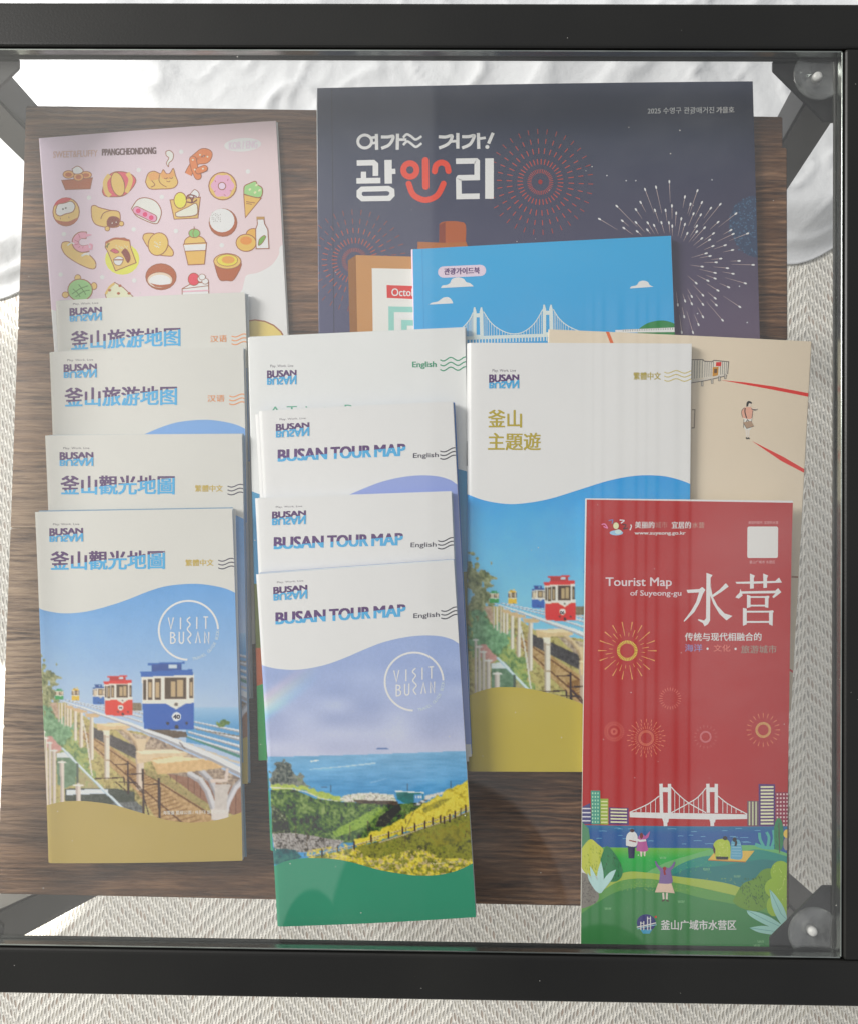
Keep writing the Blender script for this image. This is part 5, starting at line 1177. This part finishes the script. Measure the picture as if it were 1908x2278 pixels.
# ---- dark magazine
M_QUAD = quad((649, 180), (1543, 166), (1578, 1430), (660, 1443))
MA = Art()
def night(u, v):
    t = min(1, max(0, (v - .08) / .38)); return (74 + 40 * t * (0.45 + .55 * u), 78 + 24 * t * (.6 + .4 * u), 91 + 27 * t)
MA.grad([(x + dx, y + dy) for (x, y), (dx, dy) in zip(M_QUAD, ((-3, -3), (3, -3), (3, 3), (-3, 3)))], night, 12, 24)
MA.zoom(700, 180, 2.9317)
MA.poly([(4, 30), (18, 30), (26, 3000), (6, 3000)], (196, 200, 204))
MA.stroke([(112, 30), (120, 800), (128, 1700)], 4, (58, 60, 72))
RD = (180, 88, 78)
for r0, r1, n, w_ in ((58, 84, 40, 4), (114, 150, 36, 6), (184, 220, 34, 6), (250, 282, 34, 5.5), (312, 345, 34, 5)): MA.burst(1467, 662, r0, r1, n, w_ * .8, w_, RD if r1 < 300 else (164, 84, 78), .04)
MA.ell(1467, 662, 14, 16, (150, 70, 70))
OG = (168, 92, 74)
for r0, r1, n, w_ in ((58, 84, 40, 4), (114, 150, 36, 6), (180, 214, 34, 6), (240, 274, 34, 5.5), (300, 334, 34, 5)): MA.burst(262, 1172, r0, r1, n, w_ * .8, w_, OG if r1 < 230 else (140, 84, 78), .04)
ML = (224, 228, 226)
MA.ring(328, 395, 45, 42, 19, ML); MA.stroke([(365, 372), (410, 366)], 17, ML); MA.stroke([(365, 408), (410, 402)], 17, ML); MA.stroke([(404, 346), (406, 450)], 21, ML)
MA.curve([(434, 366), (480, 366), (512, 362), (505, 392), (480, 422), (436, 440)], 20, ML); MA.stroke([(542, 345), (540, 450)], 21, ML); MA.stroke([(542, 384), (600, 384)], 17, ML)
MA.curve([(578, 372), (600, 350), (628, 362), (660, 384), (698, 362)], 16, ML); MA.curve([(578, 420), (604, 396), (632, 412), (662, 432), (698, 408)], 16, ML)
MA.curve([(806, 366), (850, 368), (892, 360), (882, 396), (856, 420), (808, 440)], 20, ML); MA.stroke([(876, 398), (930, 394)], 17, ML); MA.stroke([(930, 342), (930, 444)], 21, ML)
MA.curve([(958, 366), (1000, 366), (1036, 360), (1026, 392), (1004, 420), (958, 440)], 20, ML); MA.stroke([(1064, 342), (1066, 446)], 21, ML); MA.stroke([(1064, 380), (1112, 374)], 17, ML); MA.stroke([(1160, 342), (1130, 412)], 21, ML); MA.ell(1122, 434, 13, 13, ML)
MA.stroke([(276, 535), (384, 533), (398, 546), (398, 620)], 36, ML); MA.stroke([(320, 592), (320, 650)], 34, ML); MA.stroke([(274, 652), (430, 650)], 36, ML); MA.stroke([(480, 516), (482, 670)], 48, ML); MA.stroke([(482, 592), (528, 590)], 34, ML)
MA.stroke([(310, 706), (480, 702), (504, 716), (506, 745), (486, 766), (312, 768), (292, 750), (292, 722)], 34, ML, closed=True)
OR2 = (226, 84, 52)
MA.ring(622, 582, 43, 44, 38, OR2); MA.stroke([(722, 520), (724, 690)], 44, OR2, cap=True); MA.curve([(780, 592), (790, 552), (824, 534), (858, 550), (870, 590)], 38, OR2, cap=True); MA.curve([(614, 672), (640, 738), (690, 772), (742, 776), (800, 745), (838, 672)], 38, OR2, cap=True)
MA.stroke([(918, 526), (1050, 524), (1056, 530), (1056, 632), (940, 634), (936, 640), (938, 756), (1072, 754)], 36, ML); MA.stroke([(1136, 508), (1136, 772)], 56, ML)
WD = (150, 92, 62)
MA.poly(catmull([(810, 938), (830, 922), (880, 916), (940, 920), (982, 942), (982, 1060)], 4) + [(810, 1060)], (166, 98, 66)); MA.poly([(810, 940), (850, 922), (850, 1060), (812, 1060)], (134, 80, 54)); MA.poly([(672, 1050), (850, 1058), (985, 1052), (1010, 1120), (670, 1120)], (164, 108, 72))
MA.poly([(218, 1172), (270, 1136), (286, 2000), (240, 2000)], (142, 102, 66)); MA.poly([(270, 1136), (720, 1150), (720, 2000), (286, 2000)], (182, 136, 92)); MA.poly([(374, 1222), (720, 1230), (720, 2000), (386, 2000)], (222, 224, 206)); MA.poly([(470, 1332), (720, 1342), (720, 1428), (472, 1416)], (198, 72, 66)); MA.tbox('October', 503, 1354, 712, 1404, (230, 220, 216), skew=3, bold=1)
MA.stroke([(720, 1494), (500, 1490), (504, 2000)], 36, (140, 190, 182)); MA.stroke([(720, 1582), (584, 1578), (586, 2000)], 36, (140, 190, 182)); MA.poly([(520, 1520), (720, 1524), (720, 1552), (560, 1552), (562, 2000), (526, 2000)], (214, 226, 222))
MA.zoom(950, 0, 1.836)
MA.tbox('2025 수영구 관광매거진', 898, 441, 1170, 467, (206, 208, 212), skew=-5, bold=.3); MA.tbox('가을호', 1180, 437, 1252, 462, (224, 226, 228), skew=-2, bold=1.1)
MA.zoom(1280, 380, 3.9977)
rs = random.Random(9); P = []
while len(P) < 170:
    x, y = rs.uniform(1350, 1630), rs.uniform(220, 760)
    if ((x - 1580) / 225) ** 2 + ((y - 490) / 265) ** 2 < 1 and x < 1610: r_ = rs.uniform(4, 9); P.append([(x + r_ * math.cos(t), y + r_ * math.sin(t)) for t in [i * math.pi / 4 for i in range(8)]])
MA.poly(catmull([(1360, 480), (1400, 330), (1480, 260), (1600, 225), (1640, 400), (1640, 740), (1520, 740), (1420, 640)], 4), (82, 90, 108)); MA.many(P, (92, 112, 134))
for x, y, l in ((205, 430, 190), (360, 315, 260), (612, 165, 230), (710, 145, 240), (829, 95, 190), (1080, 175, 240), (968, 230, 100), (1285, 295, 250), (1425, 378, 200), (572, 280, 100), (530, 345, 100), (852, 310, 120), (1018, 295, 90), (1120, 280, 140), (1200, 330, 110), (1265, 455, 100), (408, 445, 80), (422, 510, 100), (530, 460, 120), (635, 462, 120), (700, 350, 120), (795, 350, 100), (890, 375, 120), (1045, 380, 120), (1110, 390, 130), (936, 425, 160), (758, 460, 100), (692, 485, 90), (825, 460, 100), (855, 490, 90), (968, 475, 130), (1075, 490, 120), (1145, 505, 160), (1075, 540, 120), (1225, 555, 110), (1120, 600, 100), (990, 555, 80), (1190, 612, 140), (1380, 525, 80), (1400, 560, 170), (1530, 555, 180), (1330, 660, 110), (1220, 668, 90), (1395, 703, 90), (1160, 733, 140), (1195, 757, 100), (1290, 780, 90), (1250, 813, 110), (1455, 800, 80), (1580, 835, 200), (1125, 852, 110), (1350, 865, 130), (1240, 908, 150), (1400, 915, 100), (1240, 958, 90), (1175, 978, 110), (1510, 1000, 190), (1070, 1000, 100), (1360, 1035, 90), (1265, 1065, 120), (1130, 1108, 130), (1240, 1135, 90), (1030, 1120, 80), (1250, 1195, 80), (1460, 1210, 180), (1130, 1190, 110), (1030, 1185, 90), (970, 1160, 70), (1130, 1300, 100), (1305, 1330, 220), (1090, 1370, 100), (962, 1300, 90), (540, 540, 60), (632, 525, 50), (905, 1195, 120), (940, 1440, 160), (1040, 1440, 200)):
    d = Vector((x - 860, y - 820)).normalized(); n_ = Vector((-d.y, d.x)); p = Vector((x, y)); q = p - d * l; hw = 8
    MA.many([[tuple(p - d * 22), tuple(p - d * 12 + n_ * hw * .8), tuple(p + d * 4 + n_ * hw), tuple(p + d * 14), tuple(p + d * 4 - n_ * hw), tuple(p - d * 12 - n_ * hw * .8)]], (222, 220, 218))
    MA.many([[tuple(p - d * 24 + n_ * 2.6), tuple(q + n_ * .8), tuple(q - n_ * .8), tuple(p - d * 24 - n_ * 2.6)]], (176, 160, 158))
for x, y in ((273, 45), (1455, 1026), (1524, 1348), (1210, 80), (530, 90), (445, 90), (1080, 1270)): MA.ell(x, y, 6, 6, (190, 192, 196))

# ---- blue guide book
G_QUAD = quad((843, 511), (1375, 483), (1404, 1240), (865, 1262))
GA = Art(); GA.grad([(x + dx, y + dy) for (x, y), (dx, dy) in zip(G_QUAD, ((-3, -3), (3, -3), (3, 3), (-3, 3)))], lambda u, v: (77 + 2 * u, 161 - 20 * min(1, v), 208 - 6 * v))
GA.zoom(700, 180, 2.9317)
GA.poly([(628, 1094), (640, 1092), (660, 2500), (640, 2500)], (214, 190, 220)); GA.stroke([(700, 1090), (712, 1600), (730, 2400)], 4, (56, 142, 196))
PLc = (222, 194, 222); GA.stroke([(838, 1246), (1078, 1236)], 74, PLc, cap=True); GA.tbox('관광가이드북', 842, 1222, 1072, 1264, (96, 70, 116), skew=-7, bold=1.5)
CW = (222, 230, 238)
GA.poly(catmull([(820, 1350), (832, 1334), (858, 1330), (880, 1318), (894, 1292), (930, 1281), (968, 1290), (986, 1312), (1012, 1320), (1034, 1340)], 4), CW); GA.poly(catmull([(746, 1458), (762, 1446), (800, 1438), (820, 1424), (842, 1411), (872, 1411), (892, 1430), (900, 1450)], 4), CW)
GA.zoom(1280, 380, 3.9977)
GA.poly(catmull([(480, 1046), (492, 1028), (540, 1016), (562, 986), (600, 976), (640, 988), (656, 1014), (690, 1030)], 4), CW)
GA.poly(catmull([(550, 1412), (620, 1362), (700, 1336), (780, 1330), (860, 1350), (930, 1390)], 4) + [(930, 1460), (550, 1460)], (70, 130, 82))
GA.poly([(350, 1416), (900, 1390), (900, 1432), (350, 1440)], (214, 218, 216)); GA.many([GA.strip([(x, 1432 - (x - 350) * .04), (x, 1412 - (x - 350) * .04)], 7)[0] for x in range(420, 890, 21)], (150, 152, 150))
GA.zoom(700, 180, 2.9317)
BC = (200, 210, 208)
GA.poly([(940, 1668), (1750, 1640), (1750, 1662), (940, 1690)], BC); GA.many([GA.strip([(x, 1690 - (x - 940) * .034), (x, 1715 - (x - 940) * .034)], 8)[0] for x in range(950, 1740, 20)], BC)
for x, y in ((1040, 1476), (1493, 1460)):
    GA.poly([(x - 6, y), (x + 4, y), (x + 12, y + 30), (x + 12, y + 210), (x - 10, y + 212), (x - 10, y + 40)], BC); GA.poly([(x + 40, y), (x + 48, y), (x + 56, y + 34), (x + 60, y + 208), (x + 36, y + 210), (x + 32, y + 30)], BC); GA.poly([(x + 11, y + 40), (x + 34, y + 40), (x + 34, y + 66), (x + 11, y + 66)], BC); GA.poly([(x + 12, y + 180), (x + 36, y + 180), (x + 36, y + 200), (x + 12, y + 200)], BC)
cb = [[(1030, 1510), (1005, 1560), (960, 1610), (900, 1650)], [(1098, 1505), (1150, 1580), (1220, 1630), (1290, 1650), (1360, 1636), (1430, 1580), (1484, 1490)], [(1552, 1490), (1590, 1550), (1650, 1600), (1740, 1640)]]
for p in cb: GA.curve(p, 6, BC)
for p in cb:
    c_ = catmull(p, 8); GA.many([GA.strip([q, (q[0], 1672 - (q[0] - 940) * .034)], 3.5)[0] for q in c_[2:-2:2] if q[1] < 1650], BC)

# ---- beige booklet
B_QUAD = quad((1124, 675), (1663, 700), (1621, 1459), (1085, 1436))
BA = Art(); BA.grad([(x + dx, y + dy) for (x, y), (dx, dy) in zip(B_QUAD, ((-3, -3), (3, -3), (3, 3), (-3, 3)))], lambda u, v: (207, 194, 175))
BA.zoom(1180, 720, 2.5868)
BA.poly([(428, 42), (446, 40), (482, 130), (462, 130)], (204, 106, 66))
RDB = (204, 74, 68)
BA.poly([(1088, 325), (1230, 338), (1400, 362), (1610, 402), (1608, 422), (1380, 378), (1200, 345)], RDB); BA.poly([(1270, 675), (1450, 765), (1590, 846), (1584, 864), (1440, 790)], RDB)
BA.poly([(1500, 1452), (1540, 1454), (1540, 1464), (1500, 1462)], (150, 112, 92)); BA.poly([(1484, 1982), (1530, 2010), (1530, 2024), (1484, 1996)], RDB)
GY = (104, 100, 98)
BA.poly([(900, 208), (990, 210), (1000, 310), (900, 335)], (202, 196, 182)); BA.poly([(990, 216), (1135, 220), (1128, 298), (992, 316)], (206, 200, 188))
BA.stroke([(900, 208), (988, 208), (994, 216), (1040, 220), (1050, 212), (1076, 214), (1136, 220), (1130, 290)], 5, GY); BA.many([BA.strip([(x, 212 + (x > 990) * 6), (x - 2, 322 - (x - 900) * .12)], 3.5)[0] for x in list(range(910, 990, 15)) + list(range(1000, 1050, 12)) + list(range(1090, 1132, 11))], (130, 126, 122))
BA.poly([(1064, 222), (1094, 222), (1092, 246), (1062, 244)], (196, 72, 62)); BA.poly([(1044, 252), (1078, 248), (1074, 300), (1042, 304)], (186, 138, 76)); BA.poly([(1052, 262), (1070, 260), (1068, 284), (1052, 286)], (110, 90, 74))
BA.stroke([(900, 338), (1000, 322), (1126, 292)], 12, (196, 190, 180)); BA.stroke([(900, 345), (1000, 329), (1126, 300)], 4, GY)
for x, y in ((983, 345), (1040, 330), (1082, 315), (1116, 302)): BA.stroke([(x, y - 12), (x, y + 16)], 12, GY); BA.stroke([(x, y - 10), (x, y + 14)], 6, (196, 190, 180))
BA.stroke([(926, 496), (942, 496), (938, 600), (924, 600)], 6, (130, 118, 104))
SKN = (214, 196, 182)
BA.poly([(1232, 606), (1244, 608), (1244, 652), (1238, 656)], (208, 200, 192)); BA.poly([(1246, 608), (1258, 606), (1254, 655), (1248, 656)], (208, 200, 192)); BA.stroke([(1236, 656), (1246, 664)], 9, (60, 56, 60)); BA.stroke([(1248, 656), (1256, 664)], 9, (60, 56, 60))
BA.poly(catmull([(1224, 545), (1266, 540), (1272, 575), (1262, 610), (1230, 606), (1224, 575)], 4), (216, 210, 202)); BA.poly(catmull([(1216, 540), (1210, 505), (1228, 484), (1262, 480), (1276, 500), (1270, 545), (1240, 548)], 4), (212, 160, 142))
BA.curve([(1268, 488), (1286, 496), (1302, 492)], 9, GY); BA.curve([(1270, 486), (1286, 490), (1300, 490)], 6, SKN); BA.ell(1253, 464, 14, 17, SKN); BA.poly(catmull([(1238, 478), (1240, 455), (1252, 445), (1268, 452), (1268, 462), (1254, 458), (1248, 476)], 4), (58, 54, 58)); BA.curve([(1232, 486), (1230, 510), (1240, 545)], 6, (70, 50, 50))
for p in ([(1216, 540), (1210, 505), (1228, 484)], [(1276, 500), (1270, 545)], [(1224, 550), (1222, 600)], [(1270, 550), (1268, 590)]): BA.curve(p, 3, GY)
BA.poly([(1220, 568), (1266, 560), (1282, 588), (1240, 606)], (166, 142, 122)); BA.stroke([(1220, 570), (1240, 604), (1282, 590)], 3, GY); BA.stroke([(1238, 565), (1244, 553), (1254, 562)], 4, (80, 66, 60))
# ------------------------------------------------------------------ laying everything out on the shelf
zb = ZB
Sheaf('bakery_booklet', 'pink booklet covered in little drawings of pastries, partly under the white maps', 'booklet', None, P_QUAD, zb + 0.0022, PA, thick=0.0020, leaves=4, fold='left', fold_r=0.0006, mat=M_GLOSS, bow=0.0006, edge=(214, 208, 206))
Sheaf('dark_magazine', 'large dark blue magazine with fireworks and bold white and orange Korean lettering', 'magazine', None, M_QUAD, zb + 0.0042, MA, thick=0.0040, leaves=7, fold='left', fold_r=0.0005, mat=M_GLOSS, bow=0.0008, edge=(206, 208, 208), jit=.4)
Sheaf('guide_book', 'sky blue guide book with a white suspension bridge and clouds, lying on the dark magazine', 'guide book', None, G_QUAD, zb + 0.0088, GA, thick=0.0042, leaves=7, fold='left', fold_r=0.0006, mat=M_GLOSS, bow=0.0004, edge=(210, 206, 208), jit=.4)
Sheaf('beige_booklet', 'beige booklet with red lines, a woman carrying a bag and a railing drawn on it', 'booklet', None, B_QUAD, zb + 0.0112, BA, thick=0.0020, leaves=4, fold='left', fold_r=0.0006, bow=0.0006, edge=(204, 194, 176), tilt=(-0.012, 0.0))
Sheaf('trip_booklet', 'white booklet with green English lettering, mostly hidden under the English tour maps', 'booklet', None, A_QUAD, zb + 0.0125, AA, thick=0.0030, leaves=5, fold='left', fold_r=0.0008, bow=0.0005, tilt=(0, 0.006))
tg = Sheaf('theme_guide', 'white booklet with olive Chinese title above a photograph of a red tram', 'booklet', None, W_QUAD, zb + 0.0152, WA, thick=0.0030, leaves=5, fold='left', fold_r=0.0026, mat=M_GLOSS, bow=0.0005, tilt=(0, 0.008), lift=(0.0006, 0.0010))
bluish = [(196, 202, 206), (126, 148, 168), (206, 206, 202), (150, 160, 164)]
grp = 'folded Chinese city maps fanned down the left side'
def lmap(q, dz, art, label):
    return Sheaf('folded_map', label, 'map', grp, q, zb + dz, art, ref=L_QUAD, thick=0.0040, leaves=6, fold='left', fold_r=0.0034, bow=0.0010, edge_cols=bluish, tilt=(0.004, 0.006), jit=1.3, lift=(0.0009, 0.0014))
lmap(quad((110, 617), (503, 600), (524, 1320), (136, 1337)), 0.0068, LB, 'white folded map overlapping the pink pastry booklet, topmost of the left column')
lmap(quad((97, 722), (500, 713), (513, 1433), (122, 1443)), 0.0108, LC, 'second white folded map down the left column, with a sliver of blue wave')
lmap(quad((88, 893), (497, 890), (510, 1606), (115, 1613)), 0.0148, LA, 'white folded map directly behind the one showing the blue and red trams')
lmap(L_QUAD, 0.0188, LA, 'folded map in front of the left column, showing blue and red trams above olive')
grp = 'folded English city tour maps fanned down the middle'
def emap(q, dz, art, label, th=0.0040):
    return Sheaf('folded_map', label, 'map', grp, q, zb + dz, art, ref=E_QUAD, thick=th, leaves=6, fold='left', fold_r=0.0022, bow=0.0010, edge_cols=[(202, 206, 210), (150, 166, 190), (206, 208, 206), (62, 112, 176)], tilt=(0.0, 0.010), jit=1.3, lift=(0.0010, 0.0016))
emap(quad((522, 850), (921, 833), (961, 1560), (562, 1577)), 0.0150, EB, 'blue-edged folded tour map peeking out under the uppermost English map', 0.0022)
emap(quad((530, 843), (928, 824), (966, 1550), (566, 1570)), 0.0180, EB, 'white folded English tour map highest in the middle column, with a lilac wave')
emap(quad((522, 1022), (925, 1008), (956, 1731), (554, 1745)), 0.0220, EA, 'white folded English tour map between the uppermost one and the coast one')
emap(E_QUAD, 0.0262, EA, 'folded English tour map with a photograph of sea coast and yellow flowers')
Sheaf('red_map', 'tall red folded tourist map with a white bridge and people on a green lawn', 'map', None, R_QUAD, zb + 0.0192, RA, thick=0.0036, leaves=5, fold='none', mat=M_GLOSS, bow=0.0008, tilt=(0, 0.016), lift=(0.0008, 0.0012), edge_cols=[(214, 212, 208), (200, 204, 186), (214, 212, 208)], jit=1.0)

m, nt, b = new_mat('staple_wire'); b.inputs['Base Color'].default_value = (0.35, 0.35, 0.36, 1); b.inputs['Metallic'].default_value = 1.0; b.inputs['Roughness'].default_value = 0.3
for y0, y1 in ((905, 955), (1330, 1378)):
    bm = bmesh.new(); a = at(*V((957.6, y0))[0], zb + 0.0140); c = at(*V((957.6, y1))[0], zb + 0.0140)
    bm_beam(bm, a - tg.root.location, c - tg.root.location, 0.0006, 0.0006, 0.00015)
    from_bm('staple', bm, tg.root, m)
# specks of dust on the glass and the frame
m, nt, b = new_mat('dust'); b.inputs['Base Color'].default_value = (0.62, 0.6, 0.56, 1); b.inputs['Roughness'].default_value = 1.0
bm = bmesh.new(); rs = random.Random(21)
for k in range(150):
    x, y = rs.uniform(-HO, HO), rs.uniform(-HO, HO); on = abs(x) < g and abs(y) < g
    r = rs.uniform(0.00008, 0.00026) * (1.2 if on else 0.8)
    if not on and (HI - 0.002 < abs(x) < HI + 0.002 or HI - 0.002 < abs(y) < HI + 0.002): continue
    z = -0.0012 if on else 0.0; n = 6; ph = rs.uniform(0, 6)
    bot = [bm.verts.new((x + r * rs.uniform(.6, 1.3) * math.cos(ph + i * math.pi / 3), y + r * rs.uniform(.6, 1.3) * math.sin(ph + i * math.pi / 3), z + 0.00002)) for i in range(n)]
    top = bm.verts.new((x, y, z + r * 0.7))
    for i in range(n): bm.faces.new((bot[i], bot[(i + 1) % n], top))
tag(from_bm('dust_specks', bm, None, m), 'fine pale dust specks scattered over the glass and black frame', 'dust', kind='stuff')
